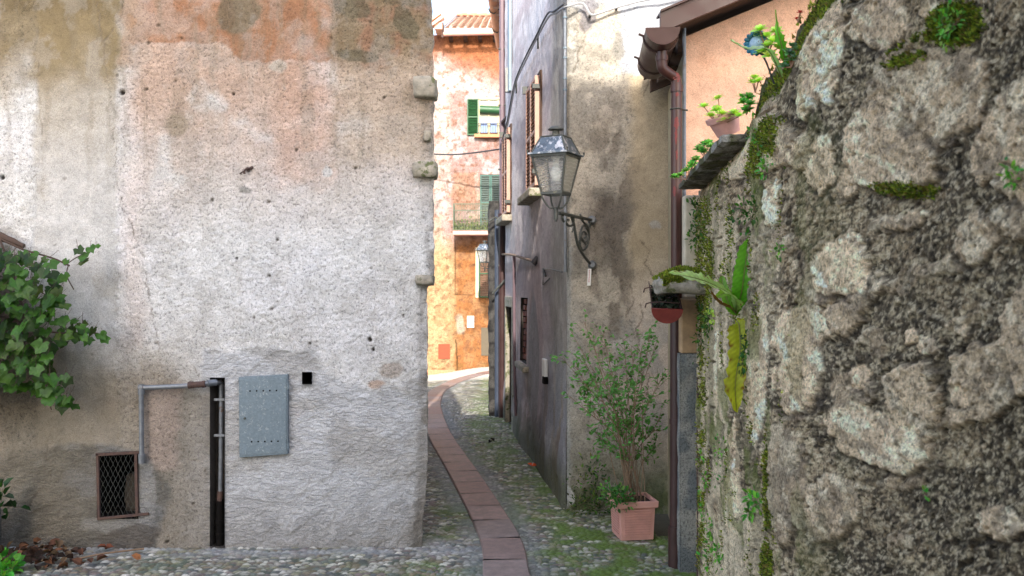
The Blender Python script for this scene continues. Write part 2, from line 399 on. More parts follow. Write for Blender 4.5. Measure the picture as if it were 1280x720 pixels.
tag(fastmesh('ground', np.stack([X, Y, gz(X, Yc) - .03 - .0 * X], -1), gridquads(*X.shape), M['cobble'], col=np.ones(X.shape + (3,)) * S(112, 108, 98), attrs={'Rgh': np.ones(X.shape)}), kind='structure')

# ============================================================= LEFT HOUSE
lh = thing('plaster_house', 'large left house with peeling white, pink and ochre roughcast wall and steel door', 'house', (-2.6, 5.5, 0))
def WL(px, py, d=0.): return Vector(((px - 640) / 200, 5.5 - d, EYE + (360 - py) / 200))
def mkaxis(a, b, step, forced):
    ax = list(np.arange(a, b, step)) + [b]
    for f in forced:
        j = int(np.argmin(np.abs(np.array(ax) - f))); ax[j] = f
    return np.array(sorted(set(ax)))
us = mkaxis(-40, 540, 1.45, [122, 173, 263, 281, 378, 390]); us = np.concatenate([np.arange(-330, -40, 8), us])
vs_ = mkaxis(-30, 702, 1.45, [465, 480, 567, 648, 472, 684]); vs_ = np.concatenate([np.arange(-150, -30, 8), vs_])
side_Y = np.concatenate([np.arange(.02, .8, .02), np.arange(.8, 4.6, .1)])
U, V = np.meshgrid(us, vs_)
wu = U + 7 * fb(U / 22, V / 22, 4, 21); wv = V + 7 * fb(U / 22, V / 22, 4, 22)
wu2 = U + 16 * fb(U / 60, V / 60, 4, 23); wv2 = V + 16 * fb(U / 60, V / 60, 4, 24)
def bandnoise(s, k, o=4): return fbm(U / k, V / k, o, s)
col = np.ones(U.shape + (3,)) * S(210, 208, 206)
col = mixc(col, S(214, 212, 212), sm(.45, .62, bandnoise(31, 60)))
# pinkish upper right field fading down
pk = sm(330, 90, wv2) * sm(150, 190, wu2)
col = mixc(col, S(182, 154, 134), pk * .9 * sm(.25, .55, bandnoise(32, 50) + .1))
col = mixc(col, S(186, 152, 132), box(wu, wv2, 345, 415, 60, 230, 14) * .6)
col = mixc(col, S(176, 160, 142), box(wu, wv2, 419, 545, 70, 210, 20) * .7)
col = mixc(col, S(200, 172, 158), box(wu2, wv2, 150, 178, 140, 440, 14) * .3)
col = mixc(col, S(160, 144, 120), box(wu2, wv2, -400, 20, 50, 130, 20) * .6)
# smoother pale panel
pan = box(wu, wv, 44 + 0 * U, 146, -60, 560, 4)
colp = mixc(np.ones(U.shape + (3,)) * S(190, 187, 184), S(160, 148, 128), sm(260, 70, wv2) * .8)
colp = mixc(colp, S(168, 160, 148), sm(.5, .7, bandnoise(36, 45)) * .6)
col = col * (1 - pan[..., None]) + colp * pan[..., None]
# top band of ochre / orange limewash
tb = sm(90, 62, wv2 + .0 * U)
och = sm(120, 60, wv2 + 30 * fb(U / 50, V / 50, 3, 44)) * sm(175, 140, wu2)
col = mixc(col, S(124, 108, 78), och * .92)
col = mixc(col, S(106, 92, 66), sm(32, -5, wv2) * sm(170, 120, wu2) * .8)
org = sm(82, 68, wv + 22 * (1 - sm(270, 320, wu))) * sm(150, 175, wu) * (1 - sm(405, 425, wu))
rag = sm(.36, .58, org * .62 + .42 * fbm(U / 13, V / 11, 5, 47, .7) * (org > .01)); col = mixc(col, S(150, 106, 76), rag * (.62 + .3 * sm(.4, .6, bandnoise(41, 30))))
col = mixc(col, S(160, 128, 100), sm(92, 75, wv) * sm(190, 160, wu) * sm(146, 156, wu) * .8)
brn = sm(105, 60, wv2) * sm(405, 425, wu)
col = mixc(col, S(130, 112, 86), brn * .9)
col = mixc(col, S(146, 110, 88), brn * sm(.5, .65, bandnoise(43, 40)) * .8)
for e in ((303, 18, 26, 24, 0), (440, 4, 28, 12, 10), (512, 32, 14, 20, -20), (515, 0, 30, 12, 0), (445, 68, 24, 10, 5)):
    col = mixc(col, S(96, 90, 72), sm(.42, .58, ell(.35 * U + .65 * wu2, .35 * V + .65 * wv2, *e, s=.7) * .75 + .3 * fbm(U / 9, V / 9, 4, 49)) * .75)
col = mixc(col, S(180, 172, 160), ell(wu, wv, 348, 85, 9, 8) * .8)
# run-off streaks 
run = sm(.52, .68, fbm(wu / 9, V / 160, 4, 48)) * sm(330, 60, V); col = mixc(col, S(128, 116, 96), run * .38)
gry = sm(.5, .62, fbm(wu / 30, wv / 44, 5, 46, .65)); col = mixc(col, S(166, 160, 152), gry * .28)
# patches in the roughcast
for e, c in (((220, 155, 16, 15, 0), S(150, 136, 118)), ((498, 156, 26, 13, 10), S(172, 158, 144)), ((404, 218, 7, 6, 0), S(200, 198, 196)), ((490, 462, 16, 9, 0), S(164, 152, 140)), ((470, 480, 12, 6, 5), S(184, 158, 138)), ((376, 514, 9, 6, 20), S(196, 160, 144)), ((306, 235, 9, 5, 0), S(140, 136, 130)), ((128, 660, 4, 5, 0), S(90, 84, 80))):
    col = mixc(col, c, ell(wu2 * .3 + wu * .7, wv2 * .3 + wv * .7, *e) * .9)
# lower trowelled cement right
trw = np.maximum(box(wu, wv, 256, 600, 437, 760, 4) * (1 - .9 * ell(wu, wv, 470, 440, 75, 45, 0, .1)), 0)
col = mixc(col, S(186, 186, 188), trw * .92)
col = mixc(col, S(160, 156, 150), trw * sm(.47, .62, fbm(U / 70, V / 45, 5, 51)) * .55)
col = mixc(col, S(150, 144, 134), sm(505, 545, wu2) * sm(470, 640, wv2) * .8)
col = mixc(col, S(124, 118, 108), sm(590, 690, wv2) * sm(256, 300, U) * .55)
# brownish field left of the niche
bl = sm(410, 480, wv2) * (1 - sm(190, 262, wu2))
col = mixc(col, S(138, 127, 111), bl * .85)
col = mixc(col, S(126, 118, 106), box(wu2, wv2, 196, 268, 480, 720, 10) * .8)
col = mixc(col, S(166, 148, 138), box(wu, wv, 176, 224, 480, 590, 6) * .55)
# grey cement round the cellar grate
cem = np.maximum(ell(wu, wv, 110, 620, 102, 66, 0, .07), sm(575, 600, wv2 + (U - 100) * .12) * (1 - sm(192, 204, wu)))
cem = np.maximum(cem, sm(555, 585, wv2) * (1 - sm(70, 110, wu2)))
col = mixc(col, S(100, 97, 91), cem * .95)
col = mixc(col, S(140, 138, 134), cem * box(wu, wv, 172, 194, 565, 650, 3) * .8)
col = mixc(col, S(142, 140, 136), box(wu, wv, 100, 190, 647, 664, 3) * .7)
col = mixc(col, S(132, 132, 134), cem * sm(.5, .65, fbm(U / 40, V / 22, 4, 57)) * .45)
col = mixc(col, S(86, 80, 74), ell(wu, wv, 162, 672, 40, 16, -8, .15) * .8)
# darker brown behind the vine and towards the lower left
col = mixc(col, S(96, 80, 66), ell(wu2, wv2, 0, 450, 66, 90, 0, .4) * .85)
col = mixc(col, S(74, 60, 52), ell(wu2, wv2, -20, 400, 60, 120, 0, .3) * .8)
col = mixc(col, S(118, 110, 96), sm(390, 520, wv2) * sm(190, 60, wu2) * .55)
# corner scar
col = mixc(col, S(138, 132, 124), sm(528, 540, wu) * sm(.4, .55, fbm(U / 8, V / 20, 3, 61)) * .8)
ri = fbm(U / 3.2, V / 3.2, 3, 71)
rghm = np.ones(U.shape) * .95
rghm = rghm * (1 - .62 * pan) * (1 - .8 * trw) * (1 - .6 * cem) * (1 - .35 * np.clip(org + och, 0, 1))
D = .0065 * (ri - .5) * rghm * 1.7 + .004 * fb(U / 9, V / 9, 3, 72) * (rghm * .7 + .3) + .018 * fb(U / 130, V / 130, 3, 73)
# trowel strokes: stretched ridges
def strokes(an, sd):
    a_ = R(an); ru = (U * math.cos(a_) + V * math.sin(a_)) + 5 * fb(U / 30, V / 30, 3, sd); rv = (-U * math.sin(a_) + V * math.cos(a_)) + 3 * fb(U / 18, V / 18, 3, sd + 1)
    return sm(.47, .53, fbm(ru / 24, rv / 10, 3, sd + 2, .5))
mk = sm(.42, .58, fbm(U / 46, V / 46, 3, 79)); st = strokes(-38, 74) * mk + strokes(14, 84) * (1 - mk)
D += .004 * fb(U / 26, V / 20, 4, 87) * np.clip(trw + cem, 0, 1)
D += (.0042 * st) * np.clip(trw + cem * .55 + .25 * bl, 0, 1)
D -= .004 * pan; D -= .002 * sm(.7, 1, trw); D -= .004 * tb
D -= .02 * ell(wu, wv, 0, 430, 70, 130, 0, .2)
crk = [[(155, 0), (150, 22), (128, 48), (124, 52)], [(128, 52), (130, 75), (133, 100), (143, 140), (144, 175), (142, 215), (150, 250)], [(122, 0), (124, 30), (125, 50)], [(44, 80), (46, 120), (50, 170), (47, 210), (35, 232)], [(150, 245), (175, 320), (190, 400), (200, 440)], [(236, 440), (246, 470), (262, 480)], [(60, 560), (62, 600), (30, 640)], [(200, 590), (206, 640), (210, 680)], [(330, 398), (345, 412)]]
cr = np.full(U.shape, 1e9)
for c in crk: cr = np.minimum(cr, pline(U + 5 * fb(U / 12, V / 12, 4, 81), V + 5 * fb(U / 12, V / 12, 4, 82), c))
ck = sm(1.15, .2, cr) * sm(.3, .5, fbm(U / 14, V / 14, 3, 83)); D -= .005 * ck; col = mixc(col, S(110, 100, 90), ck * .6)
# chips and holes
f1, f2, ii = worley(U / 16, V / 16, 5)
pits = sm(.14, .06, f1 + .1 * fb(U / 4, V / 4, 2, 3)) * (ii > .975) * rghm; D -= .012 * pits; col = mixc(col, S(84, 76, 68), pits * .85)
for (cx, cy, r_) in ((153, 116, 3), (291, 118, 1.8), (466, 437, 2), (462, 424, 3), (310, 212, 3), (297, 322, 1.5), (2, 222, 3)):
    m_ = ell(wu * .3 + U * .7, wv * .3 + V * .7, cx, cy, r_, r_); D -= .02 * m_; col = mixc(col, S(42, 34, 30), m_ * .95)
Dn = np.interp(V, [-330, 440, 600, 690], [0, 0, .01, .03]); D += Dn * sm(420, 540, U)
# corner profile
vv = np.array([-330, 0, 40, 60, 95, 125, 170, 200, 240, 330, 345, 360, 480, 560, 610, 650, 686, 702])
ee = np.array([538, 538, 541, 540, 542, 541, 541.5, 543, 541, 542, 540, 533.5, 534, 534, 532, 529, 526, 524])
edge = np.interp(V, vv, ee) + 1.3 * fb(V / 14, V * 0, 4, 91) + .6 * fb(V / 3, V * 0, 2, 92)
Uw = U + (edge - 540) * sm(455, 540, U)
fall = .035 * sm(520, 540, U) ** 2
for (a0, a1, b0, b1) in ((122, 173, 567, 648), (263, 281, 472, 684), (378, 390, 465, 480)):
    inside = (U >= a0 - 2) & (U <= a1 + 2) & (V >= b0 - 2) & (V <= b1 + 2); D = np.where(inside, D * .3, D)
XYZ = np.stack([(Uw - 640) / 200, 5.5 - D + fall, EYE + (360 - V) / 200], -1)
# extend round the corner
nrow = len(vs_); sx = XYZ[:, -1:, 0] - .12 * side_Y[None, :] + .012 * fb(side_Y[None, :] * 9, V[:, :1] / 30, 4, 93); sy = XYZ[:, -1:, 1] + side_Y[None, :]; sz = np.repeat(XYZ[:, -1:, 2], len(side_Y), 1)
XYZ = np.concatenate([XYZ, np.stack([sx, sy, sz], -1)], 1)
sc = np.ones(sx.shape + (3,)) * S(206, 200, 192); sc = mixc(sc, S(120, 116, 104), sm(520, 660, np.repeat(V[:, :1], len(side_Y), 1)) * .8)
col = np.concatenate([col, sc], 1)
rghm = np.concatenate([rghm, np.ones(sx.shape) * .8], 1); trwm = np.concatenate([np.clip(trw + cem * .7 + .1 * bl, 0, 1), sx * 0], 1)
uc = (us[:-1] + us[1:]) / 2; vc = (vs_[:-1] + vs_[1:]) / 2
UC, VC = np.meshgrid(np.concatenate([uc, np.full(len(side_Y), 2000.)]), vc)
keep = np.ones(UC.shape, bool)
for (a0, a1, b0, b1) in ((122, 173, 567, 648), (263, 281, 472, 684), (378, 390, 465, 480)): keep &= ~((UC > a0) & (UC < a1) & (VC > b0) & (VC < b1))
fastmesh('wall', XYZ, gridquads(len(vs_), XYZ.shape[1], keep, flip=True), M['plaster_left'], lh, col=col, attrs={'Rgh': rghm, 'Trw': trwm})
def inset(name, a0, a1, b0, b1, depth, mat):
    m = MB(); x0, x1 = (a0 - 640) / 200, (a1 - 640) / 200; z1, z0 = EYE + (360 - b0) / 200, EYE + (360 - b1) / 200; y0 = 5.49; y1 = 5.5 + depth
    v = [(x0, y0, z0), (x1, y0, z0), (x1, y0, z1), (x0, y0, z1), (x0, y1, z0), (x1, y1, z0), (x1, y1, z1), (x0, y1, z1)]
    m.add(v, [(4, 5, 6, 7), (0, 1, 5, 4), (3, 7, 6, 2), (0, 4, 7, 3), (1, 2, 6, 5)]); return m.build(name, mat, lh)
inset('cellar_opening', 122, 173, 567, 648, .35, M['black'])
inset('pipe_niche', 263, 281, 472, 684, .10, M['dark_grey'])
inset('vent_hole', 378, 390, 465, 480, .2, M['black'])
m = MB(); m.bx(-4.4, -1.02, 5.6, 9.6, 4.14, 4.2).build('roof', M['tile'], lh)
m = MB(); m.bx(-4.3, -1.2, 9.5, 9.7, -.3, 4.12).bx(-4.3, -4.15, 5.6, 9.5, -.3, 4.12).build('rear_wall', M['concrete'], lh)
# quoin stones at the corner
def stone_block(name, c, h, mat, parent, seed, amp=.008, n=7, label=None):
    vs = []; fs = []; rr = random.Random(seed); idx = {}
    pts = [(i, j, k) for i in range(n) for j in range(n) for k in range(n) if 0 in (i, j, k) or n - 1 in (i, j, k)]
    for q, (i, j, k) in enumerate(pts):
        idx[(i, j, k)] = q; u = [2 * t / (n - 1) - 1 for t in (i, j, k)]
        l = math.sqrt(sum(x * x for x in u)); ro = .86 + .0 * l
        s_ = [x * (1 - .16 * max(0, (l - 1.0)) / .73) for x in u]
        nz = fb(np.array([u[0] * 1.7 + u[2] * 2.3]), np.array([u[1] * 2.1 - u[2]]), 3, seed)[0] * amp
        vs.append([c[t] + s_[t] * (h[t] + nz) for t in range(3)])
    def qd(a, b, c_, d): fs.append((idx[a], idx[b], idx[c_], idx[d]))
    m1 = n - 1
    for i in range(m1):
        for j in range(m1):
            qd((i, j, 0), (i, j + 1, 0), (i + 1, j + 1, 0), (i + 1, j, 0)); qd((i, j, m1), (i + 1, j, m1), (i + 1, j + 1, m1), (i, j + 1, m1))
            qd((i, 0, j), (i + 1, 0, j), (i + 1, 0, j + 1), (i, 0, j + 1)); qd((i, m1, j), (i, m1, j + 1), (i + 1, m1, j + 1), (i + 1, m1, j))
            qd((0, i, j), (0, i, j + 1), (0, i + 1, j + 1), (0, i + 1, j)); qd((m1, i, j), (m1, i + 1, j), (m1, i + 1, j + 1), (m1, i, j + 1))
    return fastmesh(name, vs, fs, mat, parent, col=np.ones((len(vs), 3)))
for k, (x0, x1, y0, y1) in enumerate(((516, 546, 96, 124), (515, 547, 202, 223), (519, 542, 343, 357))):
    c = WL((x0 + x1) / 2, (y0 + y1) / 2); stone_block('quoin_stone', (c.x, 5.54, c.z), ((x1 - x0) / 400, .10 if k < 2 else .08, (y1 - y0) / 400), M['quoin'], lh, 100 + k)
for k, (x, y, r_) in enumerate(((534, 170, 5),)):
    c = WL(x, y); stone_block('corner_rubble', (c.x, 5.53, c.z), (r_ / 200, .05, r_ / 200 * 1.3), M['quoin'], lh, 120 + k)
# steel cabinet door
d = .012
m = MB(); q = [WL(300, 471), WL(361, 467.5), WL(361, 566.5), WL(301, 571)]
def slab4(m, q, y0, y1, ins=0):
    cx = sum(p.x for p in q) / 4; cz = sum(p.z for p in q) / 4
    vs = [Vector((p.x + (cx - p.x) * ins, y, p.z + (cz - p.z) * ins)) for y in (y0, y1) for p in q]
    m.add(vs, [(0, 1, 2, 3), (7, 6, 5, 4), (0, 4, 5, 1), (1, 5, 6, 2), (2, 6, 7, 3), (3, 7, 4, 0)])
slab4(m, q, 5.472, 5.51); door = m.build('steel_door', M['zinc'], lh, bevel=.002)
m = MB(); slab4(m, q, 5.468, 5.4735, .055); m.build('door_panel', M['zinc'], door, bevel=.001)
m = MB()
for (yy, dx) in ((488, 0), (551, 2)):
    for k in range(5): c = WL(314.5 + dx + k * 8.2, yy - k * .15); m.lathe((c.x, 5.466, c.z), [(0, 0), (.0055, 0), (.0055, .003)], 8, ax=(Vector((1, 0, 0)), Vector((0, 0, 1)), Vector((0, 1, 0))))
m.split('vent_hole', M['black'], door)
m = MB(); c = WL(308, 522); m.lathe((c.x, 5.46, c.z), [(0, 0), (.007, 0), (.008, .01)], 12, ax=(Vector((1, 0, 0)), Vector((0, 0, 1)), Vector((0, 1, 0)))); m.build('lock', M['iron'], door)
m = MB()
for yy in (482, 556): c = WL(362, yy); m.tube([(c.x, 5.47, c.z + .02), (c.x, 5.47, c.z - .02)], .005, 8)
m.split('hinge', M['zinc'], door)
# cellar grate: frame bars and wire mesh
gr = MB()
def bar(m, a, b, wv, dv, off=0.): 
    a = Vector(a); b = Vector(b); u = (b - a).normalized(); n_ = Vector((0, 1, 0)); v_ = u.cross(n_).normalized()
    m.box((a + b) / 2, ((b - a).length / 2, wv / 2, dv / 2), (u, v_, n_))
bar(gr, WL(121, 568, .01), WL(176, 565, .01), .018, .02); bar(gr, WL(123, 566, .01), WL(125, 648, .01), .016, .02); bar(gr, WL(171, 566, .01), WL(172.5, 644, .01), .018, .02)
bar(gr, WL(123, 648, .012), WL(187, 641.5, .012), .016, .016)
gf = gr.build('grate_frame', M['rust'], lh, bevel=.002)
wm = MB(); 
for s_ in (-1, 1):
    for k in range(-14, 30):
        pts = []
        for t in range(0, 41):
            yy = 568 + t * 2; xx = 148 + s_ * (k * 6.3 + (t * 2) * .5 - 50)
            if 124 <= xx <= 172: pts.append(WL(xx, yy, .004 + .003 * math.sin(t * 1.3 + k)))
            elif len(pts) > 1: break
        if len(pts) > 1: wm.tube(pts, .0011, 4)
wm.build('wire_mesh', M['iron'], gf, smooth=True)
stn = WL(150, 625); stone_block('fallen_stone', (stn.x, 5.72, stn.z), (.05, .05, .13), M['dark_grey'], lh, 140)
# gas pipe outside and niche pipes
m = MB(); m.tube(smoothpts([WL(268, 478, -.03), WL(262, 478.5, .03), WL(240, 481, .045), WL(200, 483, .045), WL(184, 483.5, .045), WL(180.5, 486, .045), WL(180.5, 520, .045), WL(181, 565, .045), WL(181, 572, .04), WL(179, 574, .0)], 4), .0155, 12)
gp = m.build('gas_pipe', M['zincp'], lh, smooth=True)
m = MB(); m.tube([WL(183, 483.5, .045), WL(177.5, 483.5, .045)], .021, 12).tube([WL(180.5, 480, .045), WL(180.5, 492, .045)], .021, 12).tube([WL(181, 566, .045), WL(181, 577, .043)], .021, 12).tube([WL(270, 478, .0), WL(262, 478.3, .04)], .021, 12).split('elbow_fitting', M['zincp'], gp, smooth=True)
m = MB(); m.tube([WL(239, 480.5, .045), WL(245, 480, .045)], .022, 12).tube([WL(245, 480, .045), WL(256, 479.5, .045)], .019, 12).tube([WL(256, 479.5, .045), WL(260, 479, .045)], .022, 12).build('union_joint', M['rust'], gp, smooth=True)
m = MB(); m.tube(smoothpts([WL(268, 478, 0), WL(272, 479, -.03), WL(273.5, 484, -.045), WL(273.5, 540, -.045), WL(272.5, 618, -.045)], 4), .015, 12)
np_ = m.build('niche_pipe', M['zincp'], lh, smooth=True, label='grey vertical pipe inside the narrow wall slot')
m = MB(); m.tube([WL(272.5, 616, -.045), WL(272, 628, -.04)], .019, 12).build('pipe_joint', M['rust'], np_, smooth=True)
m = MB(); m.tube([WL(272, 626, -.045), WL(272, 640, -.045), WL(272, 684, -.045)], [.022, .026, .026], 12).tube([WL(272, 652, -.045), WL(272, 657, -.045)], .031, 12).tube([WL(272, 668, -.045), WL(272, 673, -.045)], .031, 12).build('waste_pipe', M['black'], np_, smooth=True)
m = MB(); 
for yy in (500, 545): m.bx(WL(266, yy).x, WL(279, yy).x, 5.52, 5.53, WL(0, yy + 1.5).z, WL(0, yy - 1.5).z)
m.split('pipe_clip', M['zincp'], np_)
# iron stub in the wall
m = MB(); m.tube(smoothpts([WL(314, 212, -.02), WL(312, 211, .03), WL(308, 214, .035), WL(307, 218, .03)], 3), .006, 8).tube([WL(316, 209, .0), WL(310, 213, .02)], .009, 8).tube([WL(300, 217, .0), WL(308, 214, .03)], .004, 6).build('iron_hook', M['rust'], lh, smooth=True)
# ============================================================= RIGHT BUILDING (lilac side, stained front)
rb = thing('corner_house', 'tall house with lilac-grey alley wall and blotchy beige front behind the big lantern', 'house', (.6, 6.4, 0))
YF = 6.42; A0 = 1.1018
def sX(Y): return A0 - .109 * Y
XC = sX(YF)
def WF(px, py, d=0.): p = P(px, py, YF); p.y -= d; return p
def WS(px, py, d=0.):                     # point on the side wall seen at this pixel, d out into the alley
    Y = 1212 / (px - 520); return Vector((sX(Y) - d, Y, EYE + (360 - py) / F * Y))
us = np.concatenate([np.arange(XC, 1.2, .0085), [1.25, 1.4, 1.9]]); zs = np.concatenate([np.arange(-.05, 3.9, .0085), np.arange(3.95, 6.65, .1)])[::-1]
X, Z = np.meshgrid(us, zs); U = 640 + F * X / YF; V = 360 - (Z - EYE) * F / YF
wu = U + 6 * fb(U / 18, V / 18, 4, 121); wv = V + 6 * fb(U / 18, V / 18, 4, 122); wu2 = U + 14 * fb(U / 50, V / 50, 4, 123); wv2 = V + 14 * fb(U / 50, V / 50, 4, 124)
col = np.ones(X.shape + (3,)) * S(172, 163, 149)
col = mixc(col, S(180, 162, 134), sm(775, 800, wu2) * (1 - sm(300, 420, wv2)) * .9)
col = mixc(col, S(196, 180, 164), sm(300, 420, wv2) * sm(760, 800, wu2) * .9)
mold = sm(.47, .6, fbm(U / 26, V / 26, 5, 125, .65)) * (1 - sm(770, 800, wu2)) * sm(-10, 60, V)
col = mixc(col, S(130, 124, 114), mold * (.75 - .25 * sm(300, 400, V)))
col = mixc(col, S(108, 98, 88), .75 * sm(.45, .6, fbm(U / 14, V / 30, 4, 126)) * ell(wu2, wv2, 768, 290, 26, 150, 0, .5))
col = mixc(col, S(108, 100, 92), .7 * ell(wu2, wv2, 750, 285, 30, 40, 0, .5))
col = mixc(col, S(160, 162, 167), box(wu, wv, 776, 900, -60, 92 , 3) * sm(-10, 12, (wu - 776) + (90 - wv) * .25))
col = mixc(col, S(150, 152, 156), sm(8, -2, wv + (U - 760) * .4) * .8)
col = mixc(col, S(132, 128, 120), ell(wu, wv, 773, 58, 8, 20, 0, .2) * .9)
col = mixc(col, S(136, 132, 124), box(wu, wv, 700, 722, 10, 90, 2) * .9)
col = mixc(col, S(172, 168, 160), box(wu, wv, 704, 722, 22, 76, 2) * sm(.45, .6, fbm(U / 8, V / 8, 3, 131)) * .8)
col = mixc(col, S(112, 108, 112), ell(wu, wv, 736, 18, 11, 22, 10, .2) * .8)
col = mixc(col, S(158, 158, 152), (1 - sm(706, 745, wu2)) * sm(330, 420, V) * .8)
col = mixc(col, S(150, 148, 142), sm(.48, .6, fbm(U / 34, V / 34, 4, 132)) * sm(350, 430, V) * .55)
for e in ((816, 205 + 75, 6, 6), (775, 430, 14, 10), (738, 500, 18, 14), (760, 455, 10, 7)):
    col = mixc(col, S(186, 180, 172), ell(wu, wv, *e) * .7)
col = mixc(col, S(138, 132, 116), sm(520, 600, wv2) * .75)
col = mixc(col, S(84, 92, 56), sm(560, 640, wv2) * sm(.35, .6, fbm(U / 16, V / 16, 4, 133)) * .9)
col = mixc(col, S(206, 204, 198), ell(wu, wv, 712, 618, 5, 11, -20, .2) * .9)
col = mixc(col, S(150, 152, 150), (1 - sm(709, 716, wu)) * .7 * sm(100, 400, V))
rg = .75 * (1 - .6 * sm(780, 800, wu2)) + .1
cr = np.full(U.shape, 1e9)
for c in ([(720, 20), (727, 30), (731, 45), (723, 66), (718, 90)], [(800, 92), (812, 100), (805, 118)], [(800, 380), (804, 395), (795, 412), (800, 430), (792, 450)], [(772, 350), (790, 360), (792, 380), (782, 396)], [(800, 300), (812, 315), (806, 330), (818, 350)], [(740, 470), (760, 520), (770, 560)], [(806, 430), (812, 470), (806, 520)]):
    cr = np.minimum(cr, pline(U + 2.5 * fb(U / 6, V / 6, 3, 141), V + 2.5 * fb(U / 6, V / 6, 3, 142), c))
ck = sm(1.1, .2, cr); col = mixc(col, S(92, 80, 66), ck * .65)
D = .003 * fb(U / 3, V / 3, 3, 143) * rg + .006 * fb(U / 12, V / 12, 3, 144) * rg + .014 * fb(U / 60, V / 60, 3, 145) - .004 * ck
D -= .012 * box(wu, wv, 700, 722, 10, 90, 1.5) * (.4 + fbm(U / 7, V / 7, 3, 146)) ; D -= .006 * (1 - sm(6, 9, np.abs(wu - 740) + np.abs(wv - 640) * 0)) * 0
D += .02 * sm(560, 640, V) * fb(U / 10, V / 10, 3, 147)
D *= sm(XC, XC + .03, X)
round_ = .02 * (1 - sm(XC, XC + .03, X)) ** 2
XYZ = np.stack([X, YF - D + round_, Z], -1)
fastmesh('front_wall', XYZ, gridquads(*X.shape, flip=True), M['plaster_right'], rb, col=col, attrs={'Rgh': rg})
# side wall
Ys = [YF + .02]
while Ys[-1] < 10.86: Ys.append(Ys[-1] + .012 * (Ys[-1] / 6.4) ** 2)
Ys = np.array(Ys); zs = np.concatenate([np.arange(-.05, 5.6, .011), np.arange(5.7, 6.65, .2)])[::-1]
# openings: brick niche, door
def yz(px0, px1, py0, py1):
    ya, yb = 1212 / (px0 - 520), 1212 / (px1 - 520); ym = (ya + yb) / 2
    return min(ya, yb), max(ya, yb), EYE + (360 - py1) / F * ym, EYE + (360 - py0) / F * ym
BR = (8.72, 9.28, .86, 1.52); DR = (9.95, 10.62, 0.0, 1.40)
Ys = mkaxis(Ys[0], Ys[-1], 99, []) if 0 else Ys
for f in (BR[0], BR[1], DR[0], DR[1]): Ys[int(np.argmin(abs(Ys - f)))] = f
for f in (BR[2], BR[3], DR[2], DR[3]): zs[int(np.argmin(abs(zs - f)))] = f
YY, Z = np.meshgrid(Ys, zs); U = 520 + 1212 / YY; V = 360 - (Z - EYE) * F / YY
s_ = YY
wY = YY + .05 * fb(YY * 4, Z * 4, 4, 151); wZ = Z + .05 * fb(YY * 4, Z * 4, 4, 152)
col = np.ones(U.shape + (3,)) * S(218, 208, 206)
col = mixc(col, S(214, 209, 212), sm(2.6, 4.4, wZ) * .9)
col = mixc(col, S(178, 164, 168), sm(.42, .62, fbm(YY * 1.3, Z * 3.2, 5, 153, .68)) * .7)
col = mixc(col, S(140, 134, 138), sm(.5, .66, fbm(YY * 1.8, Z * 2.2, 5, 154, .65)) * sm(3.6, 1.0, Z) * .5)
col = mixc(col, S(162, 158, 150), (1 - sm(6.95, 7.35, wY)) * .85)
col = mixc(col, S(124, 120, 116), (1 - sm(6.95, 7.35, wY)) * sm(.42, .6, fbm(YY * 5, Z * 3, 4, 155)) * .5)
col = mixc(col, S(186, 166, 164), sm(1.86, 1.80, wZ) * sm(7.6, 7.75, wY) * .85)
col = mixc(col, S(110, 98, 96), box(YY, Z, 7.75, 11, 1.8, 1.93, .03) * .6)
col = mixc(col, S(150, 146, 146), ell(wY, wZ, 8.3, .75, .36, .85, 0, .12) * .85)
col = mixc(col, S(120, 108, 102), sm(.95, .35, wZ) * sm(.3, .6, fbm(YY * 3, Z * 3, 4, 156)) * .9)
col = mixc(col, S(150, 158, 172), sm(.48, .6, fbm(YY * 4, Z * 1.3, 4, 157)) * .7 * sm(8.2, 7.2, YY) * sm(1.4, .8, Z) * .8)
col = mixc(col, S(88, 92, 68), sm(.45, .1, wZ) * .8)
rg = .45 + .4 * sm(.42, .6, fbm(YY * 3, Z * 3, 3, 158))
D = .004 * fb(YY * 14, Z * 8, 3, 161) + .015 * fb(YY * 1.6, Z * 1.3, 3, 162) + .03 * sm(.8, 0, Z)
D -= .010 * ell(wY, wZ, 8.3, .75, .36, .85, 0, .06)
D -= .008 * sm(.5, .6, fbm(YY * 5, Z * 5, 3, 163)) * sm(1.0, .5, Z)
D *= sm(YF, YF + .1, YY)
XYZ = np.stack([sX(YY) - D + .0 * YY, YY, Z], -1)
yc = (Ys[:-1] + Ys[1:]) / 2; zc = (zs[:-1] + zs[1:]) / 2; YC, ZC = np.meshgrid(yc, zc)
keep = np.ones(YC.shape, bool)
for b in (BR, DR): keep &= ~((YC > b[0]) & (YC < b[1]) & (ZC > b[2]) & (ZC < b[3]))
fastmesh('side_wall', XYZ, gridquads(len(zs), len(Ys), keep), M['plaster_side'], rb, col=col, attrs={'Rgh': rg})
